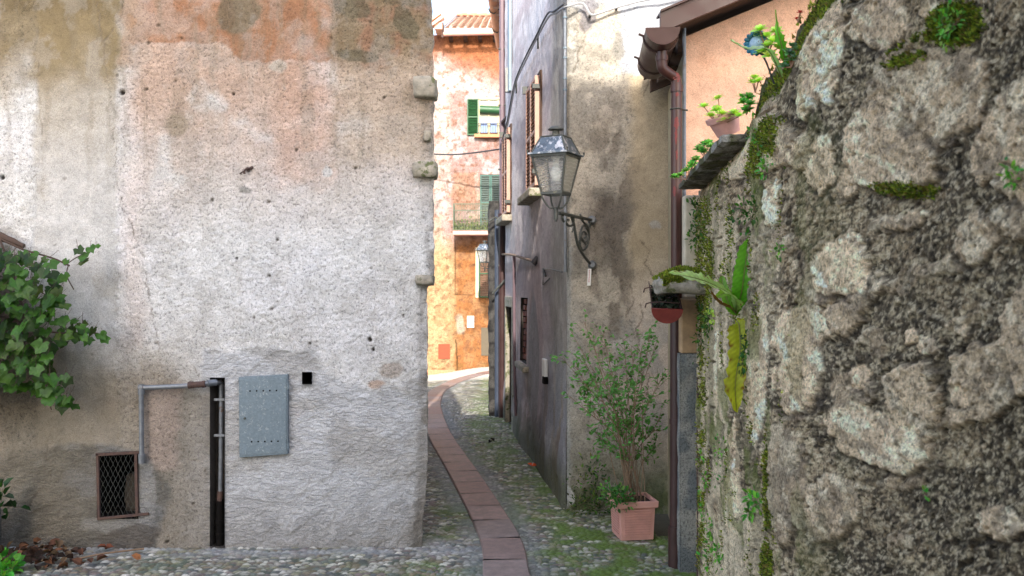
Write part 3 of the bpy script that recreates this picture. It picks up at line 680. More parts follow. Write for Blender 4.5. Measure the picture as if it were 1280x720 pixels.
# dark reveals behind the openings
su = Vector((-.109, 1, 0)).normalized(); sn = Vector((-1, -.109, 0)).normalized(); zz = Vector((0, 0, 1))
def sbox(m, Ya, Yb, z0, z1, d0, d1, col=None):     # d outwards from the side wall
    Ym = (Ya + Yb) / 2; c = Vector((sX(Ym), Ym, (z0 + z1) / 2)) + sn * (d0 + d1) / 2
    m.box(c, (abs(Yb - Ya) / 2 * 1.006, abs(d1 - d0) / 2, (z1 - z0) / 2), (su, sn, zz), col); return m
def reveal(name, b, depth, mat):
    m = MB(); t = .03
    sbox(m, b[0] - t, b[1] + t, b[2] - t, b[3] + t, -depth - .02, -depth)
    sbox(m, b[0] - t, b[0], b[2] - t, b[3] + t, -depth, -.012); sbox(m, b[1], b[1] + t, b[2] - t, b[3] + t, -depth, -.012)
    sbox(m, b[0], b[1], b[3], b[3] + t, -depth, -.012); sbox(m, b[0], b[1], b[2] - t, b[2], -depth, -.012)
    return m.build(name, mat, rb)
reveal('bricked_opening', BR, .16, M['dark_grey']); reveal('doorway', DR, .18, M['dark_grey'])
m = MB(); rr = random.Random(4); z = BR[2] + .02
while z < BR[3] - .05:
    y = BR[0] + rr.uniform(0, .1)
    while y < BR[1] - .03:
        ln = rr.uniform(.1, .2); t = rr.uniform(.7, 1.2); sbox(m, y, min(y + ln, BR[1]), z, z + .05, -.13, -.02 - rr.uniform(0, .03), (t, t, t)); y += ln + .015
    z += .064
m.build('brick_infill', M['brick'], rb, bevel=.004)
m = MB(); sbox(m, BR[0] - .12, BR[1] + .05, BR[2] - .07, BR[2] - .012, -.05, .06); m.build('stone_sill', M['quoin'], rb, bevel=.01)
m = MB(); sbox(m, DR[0] + .06, DR[1] - .06, 0, 1.33, -.15, -.11); dr = m.build('door', M['wood_dark'], rb)
m = MB(); 
for k in range(6): sbox(m, DR[0] + .07 + k * .092, DR[0] + .15 + k * .092, .02, 1.31, -.112, -.1)
m.split('door_plank', M['wood_dark'], dr, bevel=.003)
m = MB(); sbox(m, DR[0] - .10, DR[0], 0, 1.52, -.03, .025); sbox(m, DR[1], DR[1] + .1, 0, 1.52, -.03, .025); sbox(m, DR[0], DR[1], 1.40, 1.52, -.03, .025); m.build('door_frame', M['wood_pink'] if 0 else M['quoin'], rb, bevel=.005)
# louvred shutters
def louvre(parent, org, u, n_, w, h, nsl, mframe, mslat, th=.04, label=None):
    """org bottom corner, u along width, n_ outwards"""
    m = MB(); b = .05 * min(1, w / .5); c = org + u * w / 2 + zz * h / 2
    m.box(org + u * b / 2 + zz * h / 2 + n_ * th / 2, (b / 2, th / 2, h / 2), (u, n_, zz)); m.box(org + u * (w - b / 2) + zz * h / 2 + n_ * th / 2, (b / 2, th / 2, h / 2), (u, n_, zz))
    for zc_ in (b / 2, h / 2, h - b / 2): m.box(org + u * w / 2 + zz * zc_ + n_ * th / 2, (w / 2 - b, th / 2 * .96, b / 2), (u, n_, zz))
    f = m.build('shutter', mframe, parent, bevel=.002, label=label)
    s = MB(); a = R(38); a1 = (n_ * math.cos(a) - zz * math.sin(a)); a2 = u.cross(a1)
    for k in range(nsl):
        z_ = b + (h - 2 * b) * (k + .5) / nsl
        s.box(org + u * w / 2 + zz * z_ + n_ * th / 2, (w / 2 - b, th * .52, .004), (u, a1, a2))
    s.build('louvres', mslat, f); return f
def side_window(Y0, Y1, z0, z1, lab):
    wn = MB(); sbox(wn, Y0 - .04, Y1 + .04, z0 - .03, z1 + .04, -.02, .012); wf = wn.build('window', M['wood_dark'], rb)
    o = Vector((sX(Y0), Y0, z0)) + sn * .012; hw = (Y1 - Y0) / 2
    louvre(wf, o, su, sn, hw * .99, z1 - z0, 26, M['wood_pink'], M['wood_pink']); louvre(wf, o + su * hw, su, sn, hw * .99, z1 - z0, 26, M['wood_pink'], M['wood_pink'])
    s = MB(); sbox(s, Y0 - .12, Y1 + .12, z0 - .11, z0 - .035, -.05, .12); s.build('window_sill', M['quoin'], wf, bevel=.012)
    k = MB(); 
    for zq in (z0 + .12, z1 - .1): sbox(k, Y0 - .03, Y0 + .01, zq - .02, zq + .02, .0, .075)
    sbox(k, Y1 - .01, Y1 + .03, z1 - .02, z1 + .05, .0, .08); k.split('hinge', M['iron'], wf)
    return wf
side_window(7.78, 8.44, 2.53, 3.50, None)
side_window(10.2, 10.78, 2.50, 3.48, None)
# conduits, cables, small boxes on the side wall
m = MB(); m.tube([WF(706, 10, .02), WF(706, 150, .02), WF(706.5, 340, .02)], .011, 8); cd = m.build('conduit', M['zincp'], rb, smooth=True)
m = MB()
for py in (22, 60, 72, 98, 112, 190): m.tube([WF(706, py, .02), WF(706, py + 2, .02)], .016, 8)
m.split('conduit_clip', M['zinc'], cd, smooth=True)
m = MB(); m.tube(smoothpts([WS(631, 318, .03), WS(640, 318, .035), WS(650, 320, .035), WS(672, 327, .03)], 4), .013, 10); m.build('copper_pipe', M['stem'], rb, smooth=True)
m = MB(); m.tube([WS(646, 320, .03), WS(646, 380, .03), WS(646.5, 470, .03), WS(648, 520, .03)], .018, 8); m.build('drop_pipe', M['mauve'] if 'mauve' in M else M['purple'], rb, smooth=True)
m = MB(); m.tube([WS(673, 322, .0), WS(673, 330, .05)], .03, 10); m.build('pipe_end', M['cable'], rb, smooth=True)
m = MB(); m.tube([WS(706, 340, .02), WS(694, 337, .02), WS(682, 336, .02), WS(681.5, 356, .02), WS(690, 348, .02)], .006, 6); m.tube([WS(682, 336, .02), WS(685, 345, .02)], .01, 6); m.build('loose_wire', M['iron'], rb, smooth=True)
m = MB(); c = WS(683, 462, .0); sbox(m, c.y - .07, c.y + .07, c.z - .09, c.z + .09, 0, .03); wb = m.build('wall_box', M['white'], rb, bevel=.004)
m = MB(); c = WS(684, 475, 0); sbox(m, c.y - .05, c.y + .03, c.z - .03, c.z + .03, .0, .04); m.build('socket', M['black'], wb, bevel=.004)
m = MB(); sbox(m, 10.15, 10.3, 3.9, 5.4, 0, .03); ct = m.build('cable_tray', M['zinc'], rb)
m = MB(); c0 = WS(637.5, 68, .03); c1 = WS(637.5, 88, .0); m.box((c0 + Vector((sX(10.3) - .02, 10.3, 3.75))) / 2, (.03, .03, .14)); m.build('tray_outlet', M['concrete'], ct)
m = MB(); m.bx(XC + .01, 5.2, YF + .06, 10.8, 6.5, 6.62); m.build('roof', M['tile'], rb)
m = MB(); m.bx(1.3, 5.2, YF + .03, YF + .13, -.1, 6.5).bx(5.1, 5.2, YF + .1, 10.8, -.1, 6.5).bx(sX(10.86) + .01, 5.2, 10.86, 10.95, -.6, 6.5); m.build('rear_wall', M['concrete'], rb)
# mauve downpipe at the far end, with dark lower section
m = MB(); xd, yd = -.122, 11.0
m.tube([(xd, yd, 5.9), (xd, yd, 2.5)], .036, 12); dp = m.build('downpipe', M['purple'], rb, smooth=True, label='thin mauve-painted downpipe at the far end of the lilac wall')
m = MB(); m.tube([(xd, yd, 2.52), (xd, yd, 1.3), (xd, yd, 0)], .048, 12); m.tube([(xd, yd, 2.55), (xd, yd, 2.45)], .055, 12).tube([(xd, yd, 1.35), (xd, yd, 1.25)], .054, 12); m.build('lower_downpipe', M['darkpipe'], dp, smooth=True)
m = MB()
for z in (4.6, 3.9, 3.1, 1.9): m.tube([(xd - .05, yd - .02, z), (xd + .1, yd - .02, z)], .012, 6)
m.split('pipe_bracket', M['iron'], dp, smooth=True)
# branch with tap like fittings at the downpipe
m = MB(); m.tube(smoothpts([(xd, yd - .05, 3.68), (xd + .08, yd - .25, 3.72), (xd + .10, yd - .4, 3.62), (xd + .12, yd - .5, 3.52)], 4), .022, 8); m.build('overflow_elbow', M['darkpipe'], dp, smooth=True)
m = MB(); m.tube([(xd - .16, yd - .06, 2.45), (xd - .08, yd - .06, 2.5), (xd - .02, yd - .06, 2.42), (xd + .06, yd - .06, 2.52), (xd + .14, yd - .1, 2.45)], .014, 6); m.tube([(xd - .12, yd - .06, 1.55), (xd + .09, yd - .08, 1.78)], .014, 6); m.split('iron_fitting', M['iron'], dp, smooth=True)

# ============================================================= black/grey cables (a thing of its own)
c = MB(); pts = [WS(632, 178, .04), WS(640, 155, .05), WS(650, 106, .05), WS(664, 78, .06), WS(678, 48, .05), WS(693, 22, .05), WS(700, 17, .04), WF(706, 12, .05), WF(722, 7, .05), WF(730, 9, .05), WF(737, 21, .06), WF(746, 20, .05), WF(770, 12, .05), WF(800, 4, .05), WF(830, -1, .05), WF(870, -10, .05)]
c.tube(smoothpts(pts, 5), .0085, 6); co = c.build('electric_cable', M['greycable'], None, smooth=True)
tag(co, 'grey electric cable running up the lilac wall and round the house corner', 'cable')
c = MB(); c.tube(smoothpts([p + Vector((-.008, -.008, .014 + .01 * (i_ % 2))) for i_, p in enumerate(pts[:8])], 5), .008, 6); c.build('second_strand', M['cable'], co, smooth=True)
c = MB()
for p in ((650, 106), (678, 48), (632, 178)): q = WS(*p, .04); c.tube([q + Vector((0, 0, .03)), q - Vector((0, 0, .09))], .01, 6)
for p in ((737, 21), (770, 12)): q = WF(*p, .03); c.tube([q + Vector((0, -.02, .0)), q + Vector((0, .04, 0))], .01, 6)
c.split('cable_clip', M['iron'], co, smooth=True)

# ============================================================= BUILDING BEYOND (only its pier and eave show)
ob = thing('eaves_house', 'house beyond the lilac wall, only its rough stone pier and overhanging orange gutter showing', 'house', (.6, 12, 0))
xs_ = np.linspace(0, 1, 9); n1 = 9; n2 = 70
def roughbox(name, x0, x1, y0, y1, z0, z1, mat, parent, step=.05, amp=.02, colf=None, seed=1):
    vs = []; Q = []; C = []
    def face(o, a, b, la, lb, nrm):
        nonlocal vs, Q, C
        na = max(2, int(la / step)); nb = max(2, int(lb / step)); A, B = np.meshgrid(np.linspace(0, 1, na), np.linspace(0, 1, nb))
        pt = np.array(o)[None, None] + A[..., None] * np.array(a) * la + B[..., None] * np.array(b) * lb
        e = np.minimum(np.minimum(A, 1 - A) * la, np.minimum(B, 1 - B) * lb)
        q1 = pt[..., 0] * 1.3 + pt[..., 1] * 1.7; q2 = pt[..., 2] + pt[..., 1] * .3
        d_ = amp * fb(q1 / .12, q2 / .12, 4, seed) * sm(0, .03, e) - amp * .4 * sm(.03, 0, e)
        pt = pt + d_[..., None] * np.array(nrm)
        b0 = sum(len(v) for v in vs); vs.append(pt.reshape(-1, 3)); Q.append(gridquads(nb, na) + b0); C.append((colf(q1, q2) if colf else np.ones(A.shape + (3,))).reshape(-1, 3))
    lx, ly, lz = x1 - x0, y1 - y0, z1 - z0
    face((x0, y0, z0), (1, 0, 0), (0, 0, 1), lx, lz, (0, -1, 0)); face((x0, y1, z0), (0, -1, 0), (0, 0, 1), ly, lz, (-1, 0, 0)); face((x1, y0, z0), (0, 1, 0), (0, 0, 1), ly, lz, (1, 0, 0)); face((x0, y0, z1), (1, 0, 0), (0, 1, 0), lx, ly, (0, 0, 1)); face((x1, y1, z0), (-1, 0, 0), (0, 0, 1), lx, lz, (0, 1, 0))
    V_ = np.concatenate(vs); return fastmesh(name, V_, np.concatenate(Q), mat, parent, col=np.concatenate(C), attrs={'Rgh': np.ones(len(V_)) * .9})
def stonecol(c1, c2, cell=.14, seed=3):
    def f(a, b):
        f1, f2, i_ = worley(a / cell + .2 * fb(a * 8, b * 8, 2, 9), b / cell, seed); c = np.ones(np.shape(a) + (3,)) * S(*c1) * (.55 + .9 * i_[..., None]); return mixc(c, S(*c2), sm(.16, .04, f2 - f1))
    return f
roughbox('stone_pier', -.29, -.165, 11.1, 11.6, -.05, 2.72, M['stone'], ob, .03, .03, stonecol((74, 72, 70), (44, 42, 42)), 5)
m = MB(); m.tube([(-.185, 11.06, 2.6), (-.185, 11.06, 0)], .034, 10); m.build('blue_pipe', simple('blue_grey_pipe', (56, 64, 80), .5), ob, smooth=True)
m = MB(); m.bx(-.12, 5, 11.5, 11.6, -.1, 6.0).bx(-.08, 0, 11.6, 16.2, -.4, 6.0).bx(0, 5, 16.1, 16.2, -.4, 6.0).build('wall', M['concrete'], ob)
# eave: gutter runs away from the camera, tiled roof above, rafters beneath
ga = P(606, -40, 12.0); gb = P(625, 58, 16.2)
ga.z = gb.z + .12
m = MB(); m.tube([ga, gb], .07, 14); gt = m.build('gutter', simple('orange_copper_gutter', (206, 140, 104), .5, metal=.2), ob, smooth=True)
m = MB()
for t in (.3, .52, .75): p = ga.lerp(gb, t); m.tube([p + Vector((-.085, 0, 0)), p + Vector((-.06, 0, -.06)), p + Vector((0, 0, -.085)), p + Vector((.085, 0, 0))], .012, 6)
m.split('gutter_bracket', M['iron'], gt, smooth=True)
m = MB(); m.tube([gb + Vector((.02, -.1, 0)), gb + Vector((.03, -.12, -.28))], .05, 10); m.build('outlet', M['white'] if 0 else M['terracotta'], gt, smooth=True)
m = MB()
for k in range(12):
    y = 12.1 + k * .36; m.bx(-.30, .02, y, y + .09, ga.z - .13, ga.z - .03)
m.split('rafter', M['wood_pink'], ob)
m = MB(); m.add([(-.33, 11.8, ga.z), (-.33, 16.4, ga.z), (2.6, 16.4, ga.z + 1.1), (2.6, 11.8, ga.z + 1.1), (-.33, 11.8, ga.z + .07), (-.33, 16.4, ga.z + .07), (2.6, 16.4, ga.z + 1.17), (2.6, 11.8, ga.z + 1.17)], [(0, 1, 2, 3), (7, 6, 5, 4), (0, 4, 5, 1), (1, 5, 6, 2), (2, 6, 7, 3), (3, 7, 4, 0)]); m.build('roof', M['wood_dark'], ob)

# ============================================================= FAR HOUSE
YB = 20.0
fh = thing('sunlit_house', 'sunlit peeling orange and pink house with green shutters closing the end of the alley', 'house', (-1.5, YB, -.4))
def WB(px, py, d=0.): p = P(px, py, YB); p.y -= d; return p
us = np.arange(430, 680, 1.0); vs_ = np.arange(44, 500, 1.1)
U, V = np.meshgrid(us, vs_); wu = U + 4 * fb(U / 12, V / 12, 4, 201); wv = V + 4 * fb(U / 12, V / 12, 4, 202)
col = np.ones(U.shape + (3,)) * S(206, 170, 162)
col = mixc(col, S(236, 222, 220), sm(.4, .55, fbm(U / 22, V / 22, 4, 203)) * sm(310, 220, wv) * .9)
col = mixc(col, S(232, 216, 206), (1 - sm(556, 566, wu)) * sm(70, 90, V) * (.35 + .65 * sm(.42, .5, fbm(U / 10, V / 10, 4, 204))))  # paler left strip, stronger sunlight painted into the wall colour
col = mixc(col, S(204, 128, 86), sm(120, 70, wv + (600 - U) * .45) * sm(548, 566, wu) * .95)  # deeper orange wedge under the eaves, shade painted into the colour
col = mixc(col, S(206, 134, 90), sm(78, 62, wv) * .8)
col = mixc(col, S(206, 158, 132), box(wu, wv, 566, 596, 216, 262, 2) * .9)
col = mixc(col, S(226, 200, 186), box(wu, wv, 594, 600, 214, 290, 1) * .8)
col = mixc(col, S(228, 196, 166), sm(.5, .6, fbm(U / 14, V / 14, 4, 206)) * sm(200, 260, V) * .6)
col = mixc(col, S(222, 178, 126), sm(285, 330, wv) * .9)
col = mixc(col, S(206, 140, 86), sm(285, 310, wv) * sm(566, 572, wu) * (.6 + .4 * sm(.4, .6, fbm(U / 9, V / 9, 3, 207))))
col = mixc(col, S(236, 208, 160), sm(290, 330, wv) * (1 - sm(562, 568, wu)) * sm(.35, .6, fbm(U / 10, V / 10, 3, 208)) * .8)  # left strip lower down, sunlight again painted in as a paler tone
col = mixc(col, S(150, 120, 66), sm(440, 468, wv) * sm(.45, .6, fbm(U / 8, V / 8, 3, 209)) * .7)
col = mixc(col, S(168, 118, 86), sm(.6, .68, fbm(U / 5, V / 5, 3, 210)) * .6)
col = mixc(col, S(232, 220, 200), ell(wu, wv, 575, 405, 6, 12) * .7)
ck = np.minimum(pline(U, V, [(569, 300), (569, 368)]), pline(U, V, [(569, 368), (592, 369)])); col = mixc(col, S(110, 70, 40), sm(1.0, .3, ck) * .8)
ck = pline(U + 1 * fb(U / 4, V / 4, 2, 3), V, [(570, 425), (572, 462)]); col = mixc(col, S(110, 80, 46), sm(1.5, .5, ck) * .8)
col = col ** 1.02 * .42
D = .02 * fb(U / 8, V / 8, 4, 211) + .04 * fb(U / 60, V / 60, 3, 212) - .02 * box(wu, wv, 569, 598, 300, 368, 1)
Xb = (U - 640) / F * YB; Zb = EYE + (360 - V) / F * YB
fastmesh('wall', np.stack([Xb, YB - D, Zb], -1), gridquads(*U.shape, flip=True), M['plaster_far'], fh, col=col, attrs={'Rgh': np.full(U.shape, .9)})
m = MB(); m.bx(-3.8, .72, YB + .15, YB + 5, -1, 7.2); m.build('house_body', M['plaster_far'], fh)
def bbox_(m, x0, x1, y0, y1, d0, d1, col=None):
    a = WB(x0, y1); b = WB(x1, y0); m.bx(a.x, b.x, YB - d1, YB - d0, a.z, b.z, col); return m
# roof with rows of tiles
zr0 = WB(0, 44).z; m = MB(); x = WB(556, 0).x - .02; xe = .9; slope = (math.tan(R(20)))
k = 0
while x < xe:
    for j in range(13):
        y0 = YB - .35 + j * .36; z0 = zr0 + .06 + j * .36 * slope; t = random.uniform(.85, 1.15)
        pts = []; n_ = 6
        vs = []
        for (yy, zq, r_) in ((y0, z0 + .03, .075), (y0 + .42, z0 + .42 * slope, .062)):
            for q in range(n_ + 1):
                an = math.pi * q / n_; vs.append((x + .075 - r_ * math.cos(an), yy, zq + r_ * .4 * math.sin(an)))
        m.add(vs, [(q, q + 1, n_ + 2 + q, n_ + 1 + q) for q in range(n_)], (t, t * .97, t * .94))
    x += .165
rt = m.build('roof', simple('sun_bleached_tiles', (246, 232, 222), .85, var=.15, scale=8, usecol=True), fh)
ye = YB - .35; m = MB(); m.add([(WB(556, 0).x, ye, zr0), (.9, ye, zr0), (.9, YB + 4.4, zr0 + 4.75 * slope), (WB(556, 0).x, YB + 4.4, zr0 + 4.75 * slope), (WB(556, 0).x, ye, zr0 + .05), (.9, ye, zr0 + .05), (.9, YB + 4.4, zr0 + .05 + 4.75 * slope), (WB(556, 0).x, YB + 4.4, zr0 + .05 + 4.75 * slope)], [(0, 1, 2, 3), (7, 6, 5, 4), (0, 4, 5, 1), (1, 5, 6, 2), (2, 6, 7, 3), (3, 7, 4, 0)]); m.build('roof_deck', simple('pale_mortar', (236, 214, 200), .9), fh)
m = MB(); x = WB(556, 0).x
while x < .9: m.tube([(x, YB + 4.3, zr0 + .08 + 4.6 * slope), (x + .3, YB + 4.3, zr0 + .12 + 4.6 * slope)], .08, 8); x += .27
m.build('ridge_tiles', simple('weathered_red_tile', (176, 112, 88), .85, var=.3), fh, smooth=True)
m = MB(); m.tube([WB(556, 49, .42), WB(660, 46.5, .42)], .055, 10); m.build('gutter', M['terracotta'], fh, smooth=True)
m = MB()
for px in (562, 580, 598, 616): bbox_(m, px, px + 4.5, 48, 53, 0, .3)
m.split('rafter', M['wood_dark'], fh)
# left verge: small projecting gable piece
m = MB()
a = WB(530, 50, .5); b = WB(557, 30, .5); u_ = (b - a).normalized(); v_ = u_.cross(Vector((0, 1, 0)))
m.box((a + b) / 2, ((b - a).length / 2, .12, .03), (u_, Vector((0, 1, 0)), v_)); m.box((a + b) / 2 + v_ * .1, ((b - a).length / 2 * .98, .12, .03), (u_, Vector((0, 1, 0)), v_)); m.build('verge_tiles', M['tile'], fh)
m = MB(); bbox_(m, 546, 555, 37, 45, .05, .55); m.build('verge_block', M['tile'], fh)
m = MB(); m.tube([WB(555, 36, .45), WB(556, 42, .45), WB(555, 54, .45)], .03, 6); m.build('verge_pipe', M['rust'], fh)
# windows
mt = MB(); bbox_(mt, 597, 640, 124, 168, -.15, .012); wn = mt.build('window', M['wood_pink'] if 0 else M['dark_grey'], fh, label='upper window with rolled green blind and open green shutter')
mt = MB(); bbox_(mt, 598, 600, 124, 168, .0, .03); bbox_(mt, 610, 612, 124, 168, .0, .03); bbox_(mt, 622, 624, 124, 168, .0, .03); bbox_(mt, 598, 640, 122, 125, .0, .03); mt.build('window_frame', simple('pale_yellow_wood', (170, 156, 120), .6), wn)
mt = MB(); bbox_(mt, 600, 640, 126, 166, .012, .016); mt.build('net_curtain', simple('net_curtain', (150, 150, 130), .9), wn)
mt = MB(); a, b = WB(600, 137.5, .06), WB(640, 139.5, .06); mt.tube([a, b], .09, 10); mt.build('rolled_blind', M['green_paint'], wn, smooth=True)
mt = MB(); bbox_(mt, 601, 609, 154, 167, .02, .06); bbox_(mt, 613, 621, 153, 167, .02, .06); mt.split('blue_towel', simple('blue_cloth', (120, 140, 190), .9), wn)
mt = MB(); 
for py in (155, 166.5): bbox_(mt, 597, 640, py, py + .8, .08, .1)
for k in range(10): bbox_(mt, 598 + k * 3, 598.5 + k * 3, 155, 167, .08, .1)
mt.build('window_rail', M['iron'], wn)
mt = MB(); bbox_(mt, 593, 640, 168.5, 172.5, -.02, .12); mt.build('window_sill', simple('orange_sill', (180, 116, 80), .7), wn)
louvre(wn, WB(584, 169.5, .02), Vector((1, 0, 0)), Vector((0, -1, 0)), WB(598, 0).x - WB(584, 0).x, WB(0, 124).z - WB(0, 169.5).z, 22, M['green_paint'], M['green_paint'])
mt = MB(); bbox_(mt, 600, 640, 218, 290, -.1, .01); w2 = mt.build('balcony_door', M['dark_grey'], fh, label='teal louvred balcony door behind the railing')
for px in (600.5, 613.5): louvre(w2, WB(px, 288, .01), Vector((1, 0, 0)), Vector((0, -1, 0)), WB(12.6, 0).x - WB(0, 0).x, WB(0, 219).z - WB(0, 288).z, 30, M['teal_paint'], simple('grey_green_slat', (92, 104, 98), .6))
mt = MB(); bbox_(mt, 568, 640, 290.5, 295, -.02, .55); bc = mt.build('balcony', M['terracotta'], fh)
mt = MB()
for k in range(34): bbox_(mt, 568.5 + k * 1.9, 569.0 + k * 1.9, 258, 291, .5, .515)
for py in (257, 265, 289): bbox_(mt, 568, 640, py, py + 1, .495, .52)
for k in range(10):
    z0 = WB(0, 291).z; z1 = WB(0, 257).z; mt.bx(WB(568, 0, 0).x, WB(568.6, 0).x, YB - .5 + k * .05, YB - .49 + k * .05, z0, z1)
mt.build('railing', simple('pale_green_railing', (84, 92, 74), .6), bc)
mt = MB(); rr = random.Random(3)
for k in range(700):
    px = rr.uniform(569, 632); py = 291 - abs(rr.gauss(0, 6)); p = WB(px, py, rr.uniform(.3, .49)); a = Vector((rr.uniform(-1, 1), rr.uniform(-1, 1), rr.uniform(-1, 1))).normalized() * .035; b = a.orthogonal() * .6
    t = rr.uniform(.5, 1.2); mt.add([p - a, p + b, p + a, p - b], [(0, 1, 2, 3)], (t * .16, t * .2, t * .06))
bp_ = mt.build('balcony_plants', M['grass'], None); tag(bp_, 'dry green plants growing along the balcony floor behind its railing', 'plants', kind='stuff')
mt = MB(); bbox_(mt, 594.5, 613, 309, 372, -.05, .02); w3 = mt.build('window', M['white'] if 0 else simple('cream_trim', (190, 176, 150), .7), fh, label='ground floor window with green framed shutter')
louvre(w3, WB(598.5, 372, .02), Vector((1, 0, 0)), Vector((0, -1, 0)), WB(614.5, 0).x - WB(598.5, 0).x, WB(0, 312).z - WB(0, 372).z, 26, M['green_paint'], simple('brown_slat', (120, 92, 74), .7))
mt = MB(); bbox_(mt, 601.5, 640, 409.5, 444.5, -.08, .02); dd = mt.build('cellar_hatch', simple('grey_brown_door', (92, 82, 66), .8), fh)
mt = MB(); bbox_(mt, 584, 592.5, 395, 409.5, -.02, .03); nb_ = mt.build('meter_plate', M['white'], fh)
mt = MB(); bbox_(mt, 589.5, 591, 401.5, 403.5, .03, .035); bbox_(mt, 587, 588, 405, 406, .03, .035); mt.build('keyhole', M['black'], nb_)
mt = MB(); bbox_(mt, 548, 562.5, 430, 448.5, -.02, .04); mt.build('rusty_hatch', simple('rust_orange_sheet', (132, 62, 36), .8, var=.3, scale=20), fh)
mt = MB(); bbox_(mt, 430, 569, 462, 500, -.02, .05); mt.build('plinth', simple('reddish_plinth', (176, 124, 92), .9, var=.3), fh)
# cable sagging across the alley end
c = MB(); c.tube(smoothpts([P(440, 186, 19.5), P(541, 192.5, 19.3), P(570, 193, 19.2), P(600, 190, 19.0), P(640, 184, 18.8)], 5), .018, 6)
tag(c.build('overhead_cable', M['cable'], None, smooth=True), 'black cable sagging across the sunlit facade between the two windows', 'cable')

# ============================================================= plain block added unseen behind the viewpoint to shade the lane
ho = MB(); ho.bx(-4.2, 2.5, -9, -3.4, -.2, 9.5)
tag(ho.build('unseen_shade_block', simple('cream_render', (214, 200, 176), .9, var=.1, scale=2), None), kind='structure')
# ============================================================= STONE WALL (right foreground)
sw = thing('stone_wall', 'rough rubble garden wall with mossy top filling the right of the view', 'wall', (1.0, 3, 0))
_px = np.array([872, 935, 1000, 1100, 1280, 1500, 1900]); _Y = np.array([4.95, 3.22, 2.5, 1.95, 1.5, 1.2, .9])
_pf = np.polyfit(_px, 1 / _Y, 4)
def wallY(px): return 1 / np.polyval(_pf, px)
def wallX(px): return (np.asarray(px, float) - 640) / F * wallY(px)
def SW(px, py, d=0.):
    Y = float(wallY(px)); X = float(wallX(px)); Y2 = float(wallY(px + 2)); X2 = float(wallX(px + 2))
    t = Vector((X2 - X, Y2 - Y, 0)).normalized(); n_ = Vector((t.y, -t.x, 0)); 
    if n_.x > 0: n_ = -n_
    return Vector((X, Y, EYE + (360 - py) / F * Y)) + n_ * d
def topZ(Y): return EYE + np.interp(Y, [.8, 2.0, 2.45, 2.75, 3.05, 3.25, 3.6, 5.2], [.86, .76, .78, .70, .68, .60, .575, .565])
pxs = np.concatenate([np.arange(869, 1300, 1.25), np.arange(1302, 1900, 6)])
rows = np.linspace(0, 1, 620)
PX, Rw = np.meshgrid(pxs, rows)
Yw = wallY(PX); Xw = wallX(PX); Zt = topZ(Yw) + .03 * fb(Yw * 5, Yw * 0, 3, 301) * sm(3.4, 3.1, Yw)
Zw = Zt + (-.05 - Zt) * Rw ** 1.0
U = PX; V = 360 - (Zw - EYE) * F / Yw
arc = np.concatenate([[0], np.cumsum(np.hypot(np.diff(wallX(pxs)), np.diff(wallY(pxs))))]); Sg = np.repeat(arc[None], len(rows), 0)
a = Sg; b = Zw
aw = a / 1.5 + .06 * fb(a * 3, b * 4, 3, 302); bw = b + .06 * fb(a * 3, b * 4, 3, 303)
# general relief: rubble with flat tilted faces set in coarse mortar
du = U + 16 * fb(U / 40, V / 40, 4, 302, .6); dv = V + 16 * fb(U / 40, V / 40, 4, 303, .6)
an_ = R(-28); ru = du * math.cos(an_) + dv * math.sin(an_); rv = -du * math.sin(an_) + dv * math.cos(an_)
def plates(cu, cv, seed, thr):
    f1, f2, idd, qx, qy = worley(ru / cu, rv / cv, seed, .95, True)
    e = f2 - f1; h2 = (idd * 57.3) % 1; h3 = (idd * 131.7) % 1
    inn = sm(.05, .16, e + .10 * fb(U / 9, V / 9, 3, seed)) * (idd > thr)
    return inn, (h2 - .5) * qx + (h3 - .5) * qy, idd, h2, e
p1, t1, id1, ha, e1 = plates(118., 76., 7, .86)
p2, t2, id2_, hb, e2 = plates(40., 28., 8, .84); p2 = p2 * (1 - p1)
relief = .007 * fb(a * 1.6, b * 2.6, 3, 304) + .004 * fb(a * 7, b * 10, 4, 305, .6)
relief += p1 * (.009 + .022 * t1 + .006 * ha) + p2 * (.005 + .016 * t2)
grain = fbm(U / 3.4, V / 3.4, 3, 306, .7); grain2 = fbm(U / 11, V / 11, 4, 307, .7); big = fbm(U / 95, V / 95, 4, 308)
mort = np.ones(U.shape + (3,)) * S(150, 129, 101)
mort = mixc(mort, S(92, 80, 64), sm(.40, .56, big + .12 * sm(1050, 1300, U) * sm(250, 500, V)) * .85)
mort = mixc(mort, S(196, 176, 140), sm(.55, .63, grain2) * .5)
mort = mixc(mort, S(66, 57, 44), sm(.44, .36, grain2) * .8)
mort = mixc(mort, S(208, 190, 158), sm(.57, .65, grain) * .75); mort = mixc(mort, S(52, 44, 34), sm(.43, .35, grain) * .85)
def stonecolour(h, sd_, ang=35):
    c = np.ones(U.shape + (3,)) * S(222, 194, 158) * (.76 + .55 * h[..., None])
    c = mixc(c, S(150, 128, 104), sm(.3, .6, (h * 7.7) % 1) * .5)
    q = R(ang); x_ = U * math.cos(q) - V * math.sin(q); y_ = U * math.sin(q) + V * math.cos(q); x_ = x_ + 8 * fb(U / 30, V / 30, 3, sd_)
    c = mixc(c, S(240, 220, 186), sm(.50, .60, fbm(x_ / 13, y_ / 40, 5, sd_ + 1, .65)) * .8)
    c = mixc(c, S(142, 124, 102), sm(.56, .64, fbm(x_ / 11 + 9, y_ / 30, 5, sd_ + 2, .65)) * .75)
    return mixc(c, S(74, 64, 54), sm(.40, .34, grain) * .25)
st = np.maximum(p1, p2 * .8)
col = mixc(mort, stonecolour(ha, 309), p1 * .7); col = mixc(col, stonecolour(hb, 319, -20), p2 * .55)
